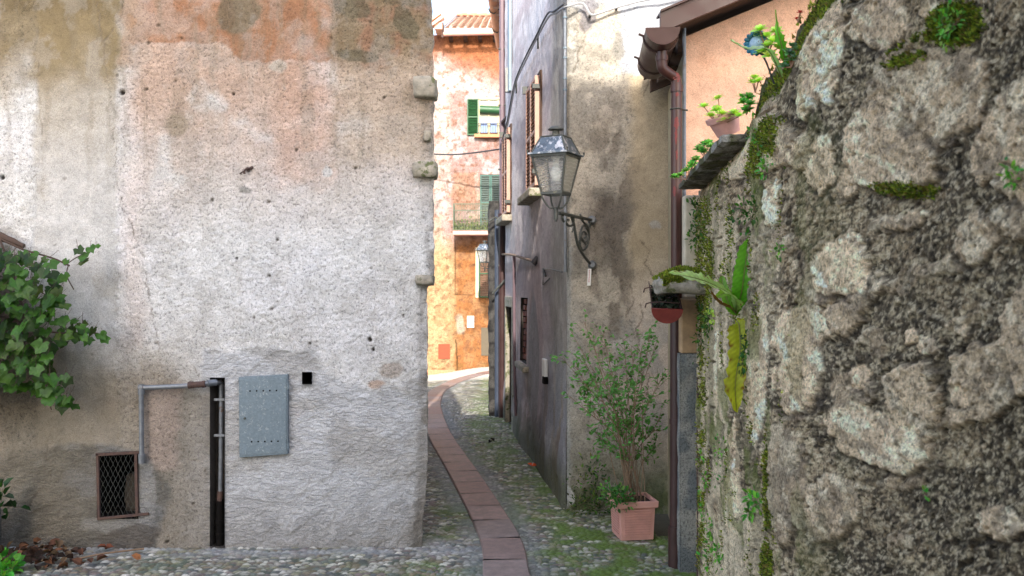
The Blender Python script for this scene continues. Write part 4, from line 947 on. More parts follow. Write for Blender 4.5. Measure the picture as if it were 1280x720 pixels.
crev = sm(.10, .02, e1) * (id1 > .86); col = mixc(col, S(46, 38, 30), crev * .6 * sm(.4, .55, fbm(U / 50, V / 50, 2, 311))); relief -= .005 * crev
# big named stones placed where the wall has them (px, py, rx, ry, angle, height, tone)
ST = [(1022, 75, 24, 85, 14, .045, 1.25), (1098, 30, 34, 40, 30, .03, 1.0), (1118, 180, 56, 66, 30, .06, 1.05), (1190, 120, 60, 44, -40, .04, .9), (1060, 330, 36, 42, 20, .05, 1.35), (1030, 205, 20, 34, 10, .03, 1.2), (1105, 555, 70, 40, 25, .06, 1.05), (1035, 640, 38, 48, 10, .045, .85), (988, 600, 24, 70, 0, .06, .62), (1005, 440, 34, 60, 15, .045, 1.15), (1228, 300, 26, 34, 20, .03, .85), (945, 470, 14, 90, 0, .03, 1.2), (915, 600, 12, 80, 0, .03, 1.3), (900, 470, 10, 60, 0, .02, 1.3), (1290, 180, 60, 70, 0, .05, .9), (1330, 420, 60, 80, 0, .05, .9), (1203, 495, 18, 12, 20, .02, 1.1), (1160, 432, 15, 13, 0, .02, 1.15), (1135, 275, 26, 12, -20, .02, 1.0), (1252, 655, 34, 22, 10, .03, 1.05), (1077, 470, 13, 15, 0, .02, 1.1), (962, 255, 12, 36, 0, .02, 1.2), (1140, 420, 10, 9, 0, .015, 1.2), (1170, 20, 26, 16, 30, .02, 1.1), (1060, 230, 14, 18, 0, .02, 1.15), (1240, 200, 22, 30, 20, .03, .95)]
wu = U + 10 * fb(U / 24, V / 24, 4, 320); wv = V + 10 * fb(U / 24, V / 24, 4, 321)
stM = np.zeros(U.shape)
for k, (cx, cy, rx, ry, an, h_, tn) in enumerate(ST):
    wu = U + rx * .5 * fb(U / rx / .8, V / ry / .8, 5, 600 + k, .62); wv = V + ry * .55 * fb(U / rx / .9, V / ry / .9, 5, 640 + k, .6)
    m_ = ell(wu, wv, cx, cy, rx, ry, an, .06); h_ *= .26
    stM = np.maximum(stM, m_)
    prof = ell(wu, wv, cx, cy, rx, ry, an, .55) * .45 + m_ * .55
    lo = sm(-1, 1, (wv - cy) / ry)
    relief = relief * (1 - .85 * m_) + prof * h_ * (.55 + .6 * lo) + .006 * fb(a * 14, b * 18, 4, 330 + k) * m_
    c = stonecolour(np.full(U.shape, .45), 700 + k * 5, an + 15) * tn * 1.12
    col = mixc(col, c, m_ * .95)
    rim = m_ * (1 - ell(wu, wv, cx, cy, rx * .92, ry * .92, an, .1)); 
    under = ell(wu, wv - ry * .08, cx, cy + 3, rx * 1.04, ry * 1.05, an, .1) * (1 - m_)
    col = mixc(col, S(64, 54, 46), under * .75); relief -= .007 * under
# far end reads as pale vertical courses
pale = sm(985, 900, U + 25 * fb(U / 30, V / 60, 3, 360)) * sm(220, 300, V)
col = mixc(col, S(214, 196, 164), pale * .8 * sm(.3, .55, fbm(a * 4, b * 5, 4, 361)))
col = mixc(col, S(120, 112, 84), sm(.52, .62, fbm(a * 9, b * 3, 4, 362)) * pale * .6)
# moss staining near the top ridge and in streaks
col = mixc(col, S(86, 92, 40), sm(.12, .02, Zt - Zw) * sm(3.3, 3.0, Yw) * sm(.35, .5, fbm(a * 8, b * 8, 4, 363)))
col = mixc(col, S(96, 104, 48), sm(.56, .64, fbm(a * 5, b * 4, 4, 364)) * sm(1100, 900, U) * .7)
col = mixc(col, S(178, 186, 196) , 0 * U)
f1, f2, ii = worley(U / 13 + .3 * fb(U / 9, V / 9, 2, 4), V / 12, 9); pit = sm(.22, .1, f1) * (ii > .72) * 1.0
relief -= .012 * pit * (1 - sm(.02, .05, relief) * .6); col = mixc(col, S(50, 44, 38), pit * .7)
relief += .0055 * fb(a * 40, b * 46, 4, 365, .65)
relief += .0035 * fb(a * 110, b * 120, 2, 366)
col = col * (1 + .22 * fb(a * 50, b * 70, 3, 367))[..., None]
# sharp fissures between the stones
ridg = 1 - np.abs(fbm(a * 4.2 + .3 * fb(a * 9, b * 9, 3, 3), b * 6.5, 4, 414) - .5) * 2; fis = sm(.955, .985, ridg) * sm(.42, .55, fbm(a * 3, b * 3, 2, 415)); relief -= .01 * fis; col = mixc(col, S(48, 42, 36), fis * .6)
col = col * 1.12 * (1 + .25 * sm(1150, 960, U))[..., None]
# taper at the top so the lip rounds over
tq = sm(0, .05, Rw); relief = relief * tq - .03 * (1 - tq)
tx = np.gradient(Xw, axis=1); ty = np.gradient(Yw, axis=1); ln = np.hypot(tx, ty); nx_, ny_ = -np.abs(ty / ln), np.where(ty < 0, tx / ln, -tx / ln) * 1.0
nx_ = ty / ln; ny_ = -tx / ln; sgn = np.where(nx_ > 0, -1, 1); nx_ = nx_ * sgn; ny_ = ny_ * sgn
XYZ = np.stack([Xw + nx_ * relief, Yw + ny_ * relief, Zw], -1)
# top cap rows going back over the wall
tops = []; tc_ = []
for k, dd_ in enumerate((.45, .38, .3, .22, .15, .09, .05, .02)):
    y_ = Yw[0]; bump_ = .03 * fb(y_ * 14, y_ * 0 + dd_ * 12, 3, 370) 
    tops.append(np.stack([Xw[0] - nx_[0] * dd_, Yw[0] - ny_[0] * dd_, Zt[0] + .01 + bump_ * (y_ < 3.3) + .03 * min(1, dd_ * 5)], -1))
    cc = np.ones(y_.shape + (3,)) * S(84, 84, 48); tc_.append(mixc(cc, S(120, 108, 88), sm(.4, .6, fbm(y_ * 12, y_ * 0 + dd_ * 10, 3, 371))))
XYZ = np.concatenate([np.array(tops), XYZ]); col = np.concatenate([np.array(tc_), col])
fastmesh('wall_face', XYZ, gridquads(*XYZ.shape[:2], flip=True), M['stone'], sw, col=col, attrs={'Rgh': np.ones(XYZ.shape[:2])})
AW, BW, UW, VW, XYZW = a, b, U, V, XYZ
def onwall(px, py, d=0.):      # point on the relief surface
    j = int(np.argmin(abs(pxs - px))); colv = XYZ[8:, j]; pv = 360 - (colv[:, 2] - EYE) * F / colv[:, 1]; i_ = int(np.argmin(abs(pv - py))); p = Vector(colv[i_]); n_ = Vector((nx_[0, j], ny_[0, j], 0)); return p + n_ * d, n_
# the rest of the wall body: end face and continuation past the camera
m = MB(); pA = XYZ[9, 0]; m.add([(pA[0] - .01, pA[1] + .01, -.05), (pA[0] + .5, pA[1] + .05, -.05), (pA[0] + .5, pA[1] + .05, pA[2]), (pA[0] - .01, pA[1] + .01, pA[2])], [(0, 1, 2, 3)])
m.bx(XYZ[9, -1][0], XYZ[9, -1][0] + .4, -3, XYZ[9, -1][1], -.05, 2.3); m.build('wall_end', M['concrete'], sw)
# stone coping slabs on the far stretch
ax_u = Vector((.0864, 1, 0)).normalized(); ax_n = Vector((1, -.0864, 0)).normalized()
for k, (y0, y1) in enumerate(((3.38, 3.88), (3.89, 4.42), (4.43, 4.99))):
    ym = (y0 + y1) / 2; x = .585 + .0864 * ym; 
    n = 22; A_, B_ = np.meshgrid(np.linspace(-1, 1, n), np.linspace(-1, 1, n)); rr = random.Random(k)
    hw_, hl = .19, (y1 - y0) / 2; th = .02; cz = EYE + .575
    vs = []; Q = []
    for sgn_ in (1, -1):
        ed = np.maximum(abs(A_), abs(B_)); w_ = 1 + .03 * fb(A_ * 3 + k, B_ * 3, 3, 380 + k) * ed
        Xl = A_ * hw_ * w_ + .12; Yl = B_ * hl * w_; Zl = cz + sgn_ * th * (1 - .35 * sm(.9, 1, ed)) + .006 * fb(A_ * 6, B_ * 9, 4, 385 + k + sgn_)
        pt = np.stack([x + Xl * ax_n.x + Yl * ax_u.x, ym + Xl * ax_n.y + Yl * ax_u.y, Zl], -1); vs.append(pt.reshape(-1, 3)); Q.append(gridquads(n, n, flip=(sgn_ < 0)) + len(Q) * n * n)
    i0 = np.arange(n * n).reshape(n, n); per = list(i0[0, :]) + list(i0[1:, -1]) + list(i0[-1, :-1][::-1]) + list(i0[1:-1, 0][::-1])
    Q.append(np.array([(per[i], per[(i + 1) % len(per)], per[(i + 1) % len(per)] + n * n, per[i] + n * n) for i in range(len(per))]))
    V_ = np.concatenate(vs); c = np.ones((len(V_), 3)) * S(116, 110, 100); c = mixc(c, S(88, 88, 58), sm(.45, .6, fbm(V_[:, 0] * 20, V_[:, 1] * 14, 4, 390))); c = mixc(c, S(176, 172, 164), sm(.55, .65, fbm(V_[:, 0] * 30, V_[:, 1] * 20, 4, 391)) * .8)
    fastmesh('coping_slab', V_, np.concatenate(Q), M['stone'], sw, col=c, attrs={'Rgh': np.ones(len(V_))}, smooth=False)
# raised garden behind the wall
X, Y = np.meshgrid(np.linspace(1.25, 9, 40), np.linspace(-3, 5.15, 40)); tag(fastmesh('garden_soil', np.stack([X, Y, 2.05 + .04 * fb(X * 2, Y * 2, 3, 395)], -1), gridquads(*X.shape), M['soil']), kind='structure')

# ============================================================= gate post and bits between wall and downpipe
gp_ = thing('gate_post', 'grey concrete gate post with wooden upper part beside the dark downpipe', 'post', (1.0, 4.98, 0))
def cpost(a, b): return mixc(np.ones(np.shape(a) + (3,)) * S(120, 124, 124), S(160, 158, 150), sm(.4, .65, fbm(a * 9, b * 9, 4, 401)))
roughbox('concrete_shaft', .953, 1.10, 5.0, 5.12, -.05, EYE + (360 - 442) / F * 5, M['stone'], gp_, .008, .005, cpost, 9)
m = MB(); m.bx(.961, 1.085, 5.0, 5.10, EYE - .372, EYE - .06).build('wooden_block', simple('old_beige_wood', (172, 142, 108), .85, var=.3, scale=18, bump=.004), gp_, bevel=.01)
m = MB(); m.bx(.985, 1.10, 5.02, 5.12, EYE - .06, EYE + .53).build('cream_upper_post', simple('cream_render_post', (196, 184, 162), .9, var=.2, scale=16, bump=.004), gp_, bevel=.01)
m = MB(); m.tube([(1.045, 4.93, -.03), (1.045, 4.93, EYE - .5)], .011, 8).build('thin_pipe', M['rust'], gp_, smooth=True)

# ============================================================= PEACH HOUSE
ph = thing('peach_house', 'peach rendered house with brown roof edge and gutter rising behind the stone wall', 'house', (2.5, 5.2, 0))
us = np.concatenate([np.arange(1.026, 2.1, .012), np.arange(2.15, 6, .1)]); zs = np.concatenate([np.arange(1.2, 4.0, .012), np.arange(4.1, 5, .2)])[::-1]
X, Z = np.meshgrid(us, zs); roofz = 3.02 + (X - .82) * .413; Z = np.minimum(Z, roofz)
col = np.ones(X.shape + (3,)) * S(216, 168, 140); col = mixc(col, S(220, 178, 152), sm(.4, .6, fbm(X * 2, Z * 2, 4, 411))); col = mixc(col, S(214, 166, 138), sm(.58, .68, fbm(X * 6, Z * 6, 4, 412)) * .5)
D = .003 * fb(X * 30, Z * 30, 3, 413) + .006 * fb(X * 4, Z * 4, 3, 414)
fastmesh('front_wall', np.stack([X, 5.2 - D, Z], -1), gridquads(*X.shape, flip=True), M['plaster_peach'], ph, col=col, attrs={'Rgh': np.ones(X.shape) * .6})
Yv, Z = np.meshgrid(np.arange(5.2, 6.42, .02), np.arange(-.1, 3.05, .02)[::-1])
c = np.ones(Yv.shape + (3,)) * S(176, 166, 140)
fastmesh('side_wall', np.stack([1.026 + (Yv - 5.2) * .09, Yv, Z], -1), gridquads(*Yv.shape), M['plaster_peach'], ph, col=c, attrs={'Rgh': np.ones(Yv.shape) * .6})
def roofslab(m, x0, z0, x1, z1, y0, y1, t):
    m.add([(x0, y0, z0), (x1, y0, z1), (x1, y1, z1), (x0, y1, z0), (x0, y0, z0 + t), (x1, y0, z1 + t), (x1, y1, z1 + t), (x0, y1, z0 + t)], [(3, 2, 1, 0), (4, 5, 6, 7), (0, 1, 5, 4), (1, 2, 6, 5), (2, 3, 7, 6), (3, 0, 4, 7)])
m = MB(); roofslab(m, .95, 3.12, 4.2, 4.46, 4.96, 6.36, .05); m.build('roof', M['wood_dark'], ph)
m = MB(); roofslab(m, .83, 3.05, 4.2, 4.442, 4.93, 4.955, .115); m.build('fascia', M['brown'], ph, bevel=.002)
m = MB(); roofslab(m, .83, 3.163, 4.2, 4.555, 4.91, 5.06, .012); m.build('roof_trim', M['brown'], ph)
m = MB()
for y in (5.25, 5.6, 5.95, 6.25): roofslab(m, .99, 3.02, 1.5, 3.23, y, y + .07, .085)
m.split('rafter', M['wood_dark'], ph)
# gutter: half round with end cap, running back from x .84 at y 4.95
g0 = Vector((.845, 4.93, 3.08)); g1 = Vector((.905, 5.68, 3.06)); gd = (g1 - g0).normalized(); ga_ = Vector((gd.y, -gd.x, 0)); m = MB(); n = 14; rad = .095
vs = []; 
for p in (g0, g1):
    for r_ in (rad, rad - .006):
        for k in range(n + 1): t = math.pi + math.pi * k / n; vs.append(p + ga_ * r_ * math.cos(t) + zz * r_ * math.sin(t))
q = n + 1; fs = []
for k in range(n): fs += [(k, k + 1, 2 * q + k + 1, 2 * q + k), (q + k + 1, q + k, 3 * q + k, 3 * q + k + 1)]
fs += [(0, 2 * q, 3 * q, q), (n, q + n, 3 * q + n, 2 * q + n)]
m.add(vs, fs); gt = m.build('gutter', M['brown'], ph, smooth=True)
m = MB(); vs = [g0 - gd * .004 + ga_ * rad * 1.02 * math.cos(math.pi + math.pi * k / n) + zz * rad * 1.02 * math.sin(math.pi + math.pi * k / n) for k in range(n + 1)]; m.add(vs + [v + gd * .012 for v in vs], [tuple(range(q))[::-1], tuple(range(q, 2 * q))] + [(k, k + 1, q + k + 1, q + k) for k in range(n)] + [(n, 0, q, q + n)]); m.build('end_cap', M['brown'], gt)
m = MB()
for t in (.2, .8):
    p = g0.lerp(g1, t); m.tube([p + ga_ * (rad + .004) * math.cos(math.pi + math.pi * k / 10) + zz * (rad + .004) * math.sin(math.pi + math.pi * k / 10) for k in range(11)], .006, 6)
    m.tube([p - ga_ * (rad), p - ga_ * (rad + .03) + zz * .012], .007, 6)
m.split('gutter_bracket', M['rust'], gt, smooth=True)
# downpipe with swan neck
dpx, dpy = .957, 5.12
m = MB(); pts = smoothpts([(.865, 5.08, 3.0), (.865, 5.08, 2.92), (.875, 5.085, 2.885), (.925, 5.105, 2.855), (.95, 5.118, 2.84), (dpx, dpy, 2.80), (dpx, dpy, 2.7)], 5)
m.tube(pts, .031, 14); m.tube([(dpx, dpy, 2.72), (dpx, dpy, 1.9), (dpx, dpy, 1.45)], .032, 14); m.tube([(.865, 5.08, 2.96), (.865, 5.08, 2.93)], .036, 14).tube([(dpx, dpy, 2.80), (dpx, dpy, 2.76)], .036, 14).tube([(dpx, dpy, 1.72), (dpx, dpy, 1.69)], .037, 14)
dp2 = m.build('downpipe', M['brown'], ph, smooth=True, label='brown downpipe with flaking red paint patches beside the peach wall')
def flake(pts_, r_, th=.0016):      # peeling patch wrapped on the pipe
    m = MB(); vs = []; rr = random.Random(len(pts_)); 
    return m
m = MB(); rr = random.Random(8)
for (zc_, hh, tc0, tw) in ((2.575, .035, -1.75, .5), (2.50, .05, -1.85, .22), (2.39, .03, -1.7, .2), (2.18, .03, -2.1, .3), (2.74, .012, -1.6, .3)):
    n_ = 10; nz_ = 12; vs = []
    for j in range(nz_ + 1):
        f_ = j / nz_; wj = tw * math.sin(math.pi * min(max(f_, .04), .96)) ** .5 * rr.uniform(.7, 1.2); off = rr.uniform(-.08, .08)
        for k in range(n_ + 1):
            t = tc0 + off + wj * (k / n_ - .5) * 2; vs.append((dpx + .0335 * math.cos(t), dpy + .0335 * math.sin(t), zc_ + hh * (f_ - .5) * 2))
    m.add(vs, [(j * (n_ + 1) + k, j * (n_ + 1) + k + 1, (j + 1) * (n_ + 1) + k + 1, (j + 1) * (n_ + 1) + k) for j in range(nz_) for k in range(n_)])
for t_ in (.62, .7, .78):
    p = Vector(pts[int(t_ * (len(pts) - 1))]); 
    for q_ in range(3):
        c_ = p + Vector((rr.uniform(-.012, .012), -.031, rr.uniform(-.014, .014))); s0 = rr.uniform(.008, .016)
        m.add([c_ + Vector((s0 * math.cos(i_ * 1.05) * rr.uniform(.6, 1.2), -.0015 + .002 * abs(math.cos(i_ * 1.05)), s0 * math.sin(i_ * 1.05) * rr.uniform(.6, 1.2))) for i_ in range(6)], [(0, 1, 2, 3, 4, 5)])
m.split('red_paint_patch', simple('exposed_red_paint', (108, 36, 32), .5, var=.15), dp2)
m = MB()
for z in (2.66, 1.66): m.tube([(dpx + .036 * math.cos(t * .6283), dpy + .036 * math.sin(t * .6283), z) for t in range(11)], .004, 6); m.tube([(dpx, dpy, z), (dpx + .07, dpy + .03, z)], .006, 6)
m.split('pipe_clamp', M['iron'], dp2, smooth=True)
m = MB(); m.tube([(.953, dpy - .01, 1.5), (.953, dpy - .01, .8), (.950, dpy - .01, .08)], .035, 14); m.tube([(.95, dpy - .01, .24), (.95, dpy - .01, -.01)], .044, 14).tube([(.953, dpy - .01, .86), (.953, dpy - .01, .83)], .039, 14); m.tube([(.99, dpy - .05, 1.03), (1.0, dpy - .05, 1.06), (1.0, dpy - .05, 1.1), (.985, dpy - .05, 1.11)], .005, 6); m.build('lower_downpipe', M['darkpipe'], dp2, smooth=True)
m = MB(); m.tube([(1.013, 5.175, 3.2), (1.013, 5.175, 1.3)], .011, 8).build('slim_grey_pipe', M['zincp'], ph, smooth=True)

# ============================================================= mossy ledge stone and low gutter
lc = P(850, 357, 4.72)
ls = thing('mossy_ledge', 'flat stone slab thick with green moss jutting from the end of the stone wall', 'ledge stone', (lc.x, lc.y, lc.z))
stone_block('ledge_slab', (lc.x + .02, lc.y, lc.z), (.15, .2, .045), M['quoin'], ls, 150, .012, 11)
m0 = []
m = thing('low_gutter', 'short brown half-round gutter with end cap under the mossy slab, full of dark leaves', 'gutter', (.80, 4.7, 1.5))
lg0 = P(834, 386, 4.6); lg1 = P(828, 352, 5.08); gd2 = (lg1 - lg0).normalized(); gn = Vector((1, 0, 0)) - gd2 * gd2.x; gn.normalize(); gup = gn.cross(gd2); 
if gup.z < 0: gup = -gup
b_ = MB(); rad2 = .08; n = 14; q = n + 1; vs = []
for p in (lg0, lg1):
    for r_ in (rad2, rad2 - .005):
        for k in range(q): t = math.pi + math.pi * k / n; vs.append(p + gn * r_ * math.cos(t) + gup * r_ * math.sin(t))
fs = []
for k in range(n): fs += [(k, k + 1, 2 * q + k + 1, 2 * q + k), (q + k + 1, q + k, 3 * q + k, 3 * q + k + 1)]
fs += [(0, 2 * q, 3 * q, q), (n, q + n, 3 * q + n, 2 * q + n)]; b_.add(vs, fs); b_.build('trough', M['darkpipe'], m, smooth=True)
b_ = MB(); vs = [lg0 - gd2 * .005 + gn * rad2 * 1.03 * math.cos(math.pi + math.pi * k / n) + gup * rad2 * 1.0 * math.sin(math.pi + math.pi * k / n) for k in range(q)]; b_.add(vs + [v + gd2 * .012 for v in vs], [tuple(range(q))[::-1], tuple(range(q, 2 * q))] + [(k, k + 1, q + k + 1, q + k) for k in range(n)] + [(n, 0, q, q + n)]); b_.build('end_cap', simple('red_brown_cap', (120, 50, 44), .45, var=.2), m)
b_ = MB()
for t in (.2, .75): p = lg0.lerp(lg1, t) - gn * rad2; b_.tube([p + gn * .16, p + gn * .06 + gup * .004, p, p - gn * .025 - gup * .008, p - gn * .03 - gup * .03], .004, 6)
b_.split('gutter_hook', M['rust'], m, smooth=True)
b_ = MB(); rr = random.Random(2)
for k in range(260):
    p = lg0.lerp(lg1, rr.random()) + gn * rr.uniform(-.065, .065) + gup * rr.uniform(-.05, -.012); a = Vector((rr.uniform(-1, 1), rr.uniform(-1, 1), rr.uniform(-1, 1))).normalized() * .016; b2 = a.orthogonal().normalized() * .01; t = rr.uniform(.3, 1)
    b_.add([p - a, p + b2, p + a, p - b2], [(0, 1, 2, 3)], (t * .07, t * .09, t * .05))
tag(b_.build('leaf_litter', M['dry'], None), 'dark rotting leaves lying in the short low gutter', 'leaves', kind='stuff')

# ============================================================= STREET LANTERN
lp = thing('wall_lantern', 'grey four-sided glass street lantern on a scrolled iron bracket at the house corner', 'street lamp', (.285, 5.75, 2.1))
mountX = WF(738, 272).x; LC = Vector((.287, 5.75, 0)); pM = Vector((mountX, YF - .02, 0))
def LB(px, py): # a point in the vertical bracket plane
    t = (738 - px) / 43.; p = pM.lerp(LC, t); return Vector((p.x, p.y, EYE + (360 - py) / F * p.y))
def lz(py): return EYE + (360 - py) / F * LC.y
rot = R(-27); LU = Vector((math.cos(rot), math.sin(rot), 0)); LV = Vector((-math.sin(rot), math.cos(rot), 0))
def ring(w_, z): return [Vector((LC.x, LC.y, z)) + LU * w_ * a + LV * w_ * b for a, b in ((-1, -1), (1, -1), (1, 1), (-1, 1))]
zt, zb = lz(196), lz(242); wt, wb_ = .118, .070
m = MB()
for (w_, z, t) in ((wt, zt, .010), (wb_, zb, .010)):
    r_ = ring(w_, z)
    for k in range(4): a, b = r_[k], r_[(k + 1) % 4]; u_ = (b - a).normalized(); m.box((a + b) / 2, ((b - a).length / 2 + .006, .008, t), (u_, u_.cross(zz), zz))
rt_, rb_ = ring(wt, zt), ring(wb_, zb)
for k in range(4):
    u_ = (rb_[k] - rt_[k]).normalized(); s1_ = u_.cross(LU).normalized(); m.box((rt_[k] + rb_[k]) / 2, ((rb_[k] - rt_[k]).length / 2, .0065, .0065), (u_, s1_, u_.cross(s1_)))
fr = m.build('lantern_frame', M['iron'], lp, bevel=.0015)
gm, gn_, gb_ = newmat('streaky_lamp_glass'); gb_.inputs['Base Color'].default_value = (.86, .87, .88, 1); gb_.inputs['Roughness'].default_value = .35; gb_.inputs['Transmission Weight'].default_value = .93; gb_.inputs['IOR'].default_value = 1.1
tc = N(gn_, 'ShaderNodeTexCoord'); wv_ = N(gn_, 'ShaderNodeTexWave'); wv_.inputs['Scale'].default_value = 14; wv_.inputs['Distortion'].default_value = 9; wv_.bands_direction = 'Z'; wv_.inputs['Detail'].default_value = 3; L(gn_, tc.outputs['Object'], wv_.inputs[0])
L(gn_, ramp(gn_, wv_.outputs[0], 0, .05, 1, .3), gb_.inputs['Roughness'])
L(gn_, ramp(gn_, wv_.outputs[0], 0, (.88, .88, .87, 1), 1, (.95, .95, .94, 1)), gb_.inputs['Base Color'])
for k in range(4):
    a, b, c, d = rt_[k], rt_[(k + 1) % 4], rb_[(k + 1) % 4], rb_[k]; nn = (b - a).cross(d - a).normalized() * .0015; mm = MB(); vs = [p + s * nn for s in (-1, 1) for p in (a, b, c, d)]
    mm.add(vs, [(0, 1, 2, 3), (7, 6, 5, 4), (0, 4, 5, 1), (1, 5, 6, 2), (2, 6, 7, 3), (3, 7, 4, 0)]); mm.build('glass_pane', gm, lp)
mm = MB(); mm.lathe((LC.x, LC.y, zt - .16), [(0, 0), (.02, .0), (.034, .03), (.036, .06), (.022, .10), (.018, .13), (.03, .16), (0, .16)], 16); mm.build('bulb', M['white'], lp, smooth=True)
m = MB(); we, wtop = .140, .074; ze, zp = lz(194), lz(172)
e0, e1, e2, p0 = ring(we, ze - .004), ring(we, ze + .006), ring(.118, ze + .012), ring(wtop, zp)
vs = e0 + e1 + e2 + p0; fs = [(3, 2, 1, 0)]
for l_ in range(3):
    for k in range(4): fs.append((l_ * 4 + k, l_ * 4 + (k + 1) % 4, l_ * 4 + 4 + (k + 1) % 4, l_ * 4 + 4 + k))
fs.append((12, 13, 14, 15)); m.add(vs, fs); rf = m.build('lantern_roof', simple('weathered_zinc_roof', (92, 102, 112), .4, metal=.5, var=.5, scale=26, wear=(200, 196, 196), wearamt=.56), lp)
m = MB()
for k in range(4): m.tube([e2[k] + (p0[k] - e2[k]) * 0, p0[k]], .006, 6); m.tube([p0[k], p0[(k + 1) % 4]], .006, 6); m.tube([e1[k] + zz * .0, e1[k] + zz * .02], [.005, .008], 6)
m.build('roof_ribs', M['iron'], rf, smooth=True)
z = zp; m = MB(); m.lathe((LC.x, LC.y, z), [(.062, 0), (.05, .012), (.026, .016), (.022, .045), (.022, .055)], 16).lathe((LC.x, LC.y, z + .05), [(.0, -.004), (.052, .0), (.05, .008), (.03, .022), (0, .027)], 18); m.build('finial', M['iron'], rf, smooth=True)
zc0 = lz(262)
m = MB()
for k in range(4):
    a = rb_[k]; c0 = Vector((LC.x, LC.y, zc0)); m.tube(smoothpts([a, a + (c0 - a) * .12 + zz * -.03, a.lerp(c0, .55) - zz * .035 + (a - c0).normalized() * .0, c0 + (a - c0) * .12], 5), .0065, 6)
m.tube([(LC.x, LC.y, zc0 + .012), (LC.x, LC.y, zc0 - .065)], .015, 10).tube([(LC.x, LC.y, zc0 - .06), (LC.x, LC.y, zc0 - .078)], .009, 8)
m.build('cradle', M['iron'], lp, smooth=True)
m = MB(); a, b = LB(698, 266), LB(738, 275); u_ = (b - a).normalized(); s1_ = u_.cross(zz).normalized(); m.box((a + b) / 2, ((b - a).length / 2, .018, .008), (u_, s1_, u_.cross(s1_))); m.build('bracket_arm', M['iron'], lp, bevel=.002)
def spiral(cx, cy, r0, r1, a0, turns, n=26, ey=1.): return [(cx + (r0 + (r1 - r0) * k / n) * math.cos(a0 + turns * 2 * math.pi * k / n), cy + ey * (r0 + (r1 - r0) * k / n) * math.sin(a0 + turns * 2 * math.pi * k / n)) for k in range(n + 1)]
m = MB()
def sc(pts, r=.0075): m.tube(smoothpts([LB(*p) for p in pts], 3), r, 8)
sc([(712, 268), (716, 280), (718, 292), (721, 306), (727, 317), (733, 325), (738, 330)], .010)
sc([(704, 277), (702, 273), (703, 269), (708, 267.5), (714, 270), (716, 276), (713, 282), (708, 281), (707, 276), (710, 275)], .008)
sc([(724, 268), (727, 276), (734, 284), (736, 296), (733, 308), (727, 313), (724, 306), (724, 292), (728, 282), (733, 284)], .008)
sc(spiral(729.5, 295, 6.5, 1.5, -1.4, 1.5, ey=1.6), .007)
sc([(720, 305), (726, 298), (731, 306)], .006)
sc([(738, 275), (737, 284)], .008); sc([(716, 283), (714, 290)], .007)
m.build('scrollwork', M['iron'], lp, smooth=True)
m = MB()
for py in (275, 331):
    c = LB(738, py); m.lathe((c.x + .012, YF + .005, c.z), [(0, -.045), (.018, -.045), (.03, -.02), (.034, 0)], 14, ax=(Vector((1, 0, 0)), zz, Vector((0, 1, 0))))
m.split('wall_anchor', M['zincp'], lp, smooth=True)
# far lantern: same kind, on the sunlit house
fl = copy_tree(lp); s_ = 1.05
fl.scale = (s_,) * 3; off = Vector((LC.x, LC.y, lz(196))) - Vector(lp.location); tgt = P(606, 313, YB - 1.4); fl.location = tgt - off * s_
tag(fl, 'small lantern in front of the sunlit facade beside the lower green shutter', 'street lamp')
lp['label'] = 'large glass street lantern on a scrolled iron bracket at the near house corner'
for o in (fl, lp): o['group'] = 'wall lanterns'
# little vertical number plate under the bracket
tl = thing('number_plate', 'small white vertical plate with red marks hanging under the lantern bracket', 'sign', tuple(WF(736, 345, .02)))
m = MB(); q = [WF(734.5, 336, .02), WF(739, 336, .02), WF(738, 357, .02), WF(733.7, 357, .02)]; m.add(q + [p + Vector((0, .006, 0)) for p in q], [(0, 1, 2, 3), (7, 6, 5, 4), (0, 4, 5, 1), (1, 5, 6, 2), (2, 6, 7, 3), (3, 7, 4, 0)]); m.build('plate', M['white'], tl)
m = MB()
def seg7(m, cx, cy, h, segs):
    w_ = h * .55; t = h * .13
    S7 = {'a': (-w_ / 2, w_ / 2, h / 2 - t, h / 2), 'g': (-w_ / 2, w_ / 2, -t / 2, t / 2), 'd': (-w_ / 2, w_ / 2, -h / 2, -h / 2 + t), 'f': (-w_ / 2, -w_ / 2 + t, 0, h / 2), 'b': (w_ / 2 - t, w_ / 2, 0, h / 2), 'e': (-w_ / 2, -w_ / 2 + t, -h / 2, 0), 'c': (w_ / 2 - t, w_ / 2, -h / 2, 0)}
    for s in segs: x0, x1, z0, z1 = S7[s]; m.bx(cx + x0, cx + x1, YF - .0235, YF - .0222, cy + z0, cy + z1)
for k, s in enumerate(('abgcdef', 'abgcdf', 'abgcd', 'abgedc', 'abcdef', 'abgcdef')):
    p = WF(736.5 - k * .14, 338.5 + k * 2.65); seg7(m, p.x, p.z, .0125, s)
m.build('red_marks', simple('red_print', (176, 70, 84), .6), tl)
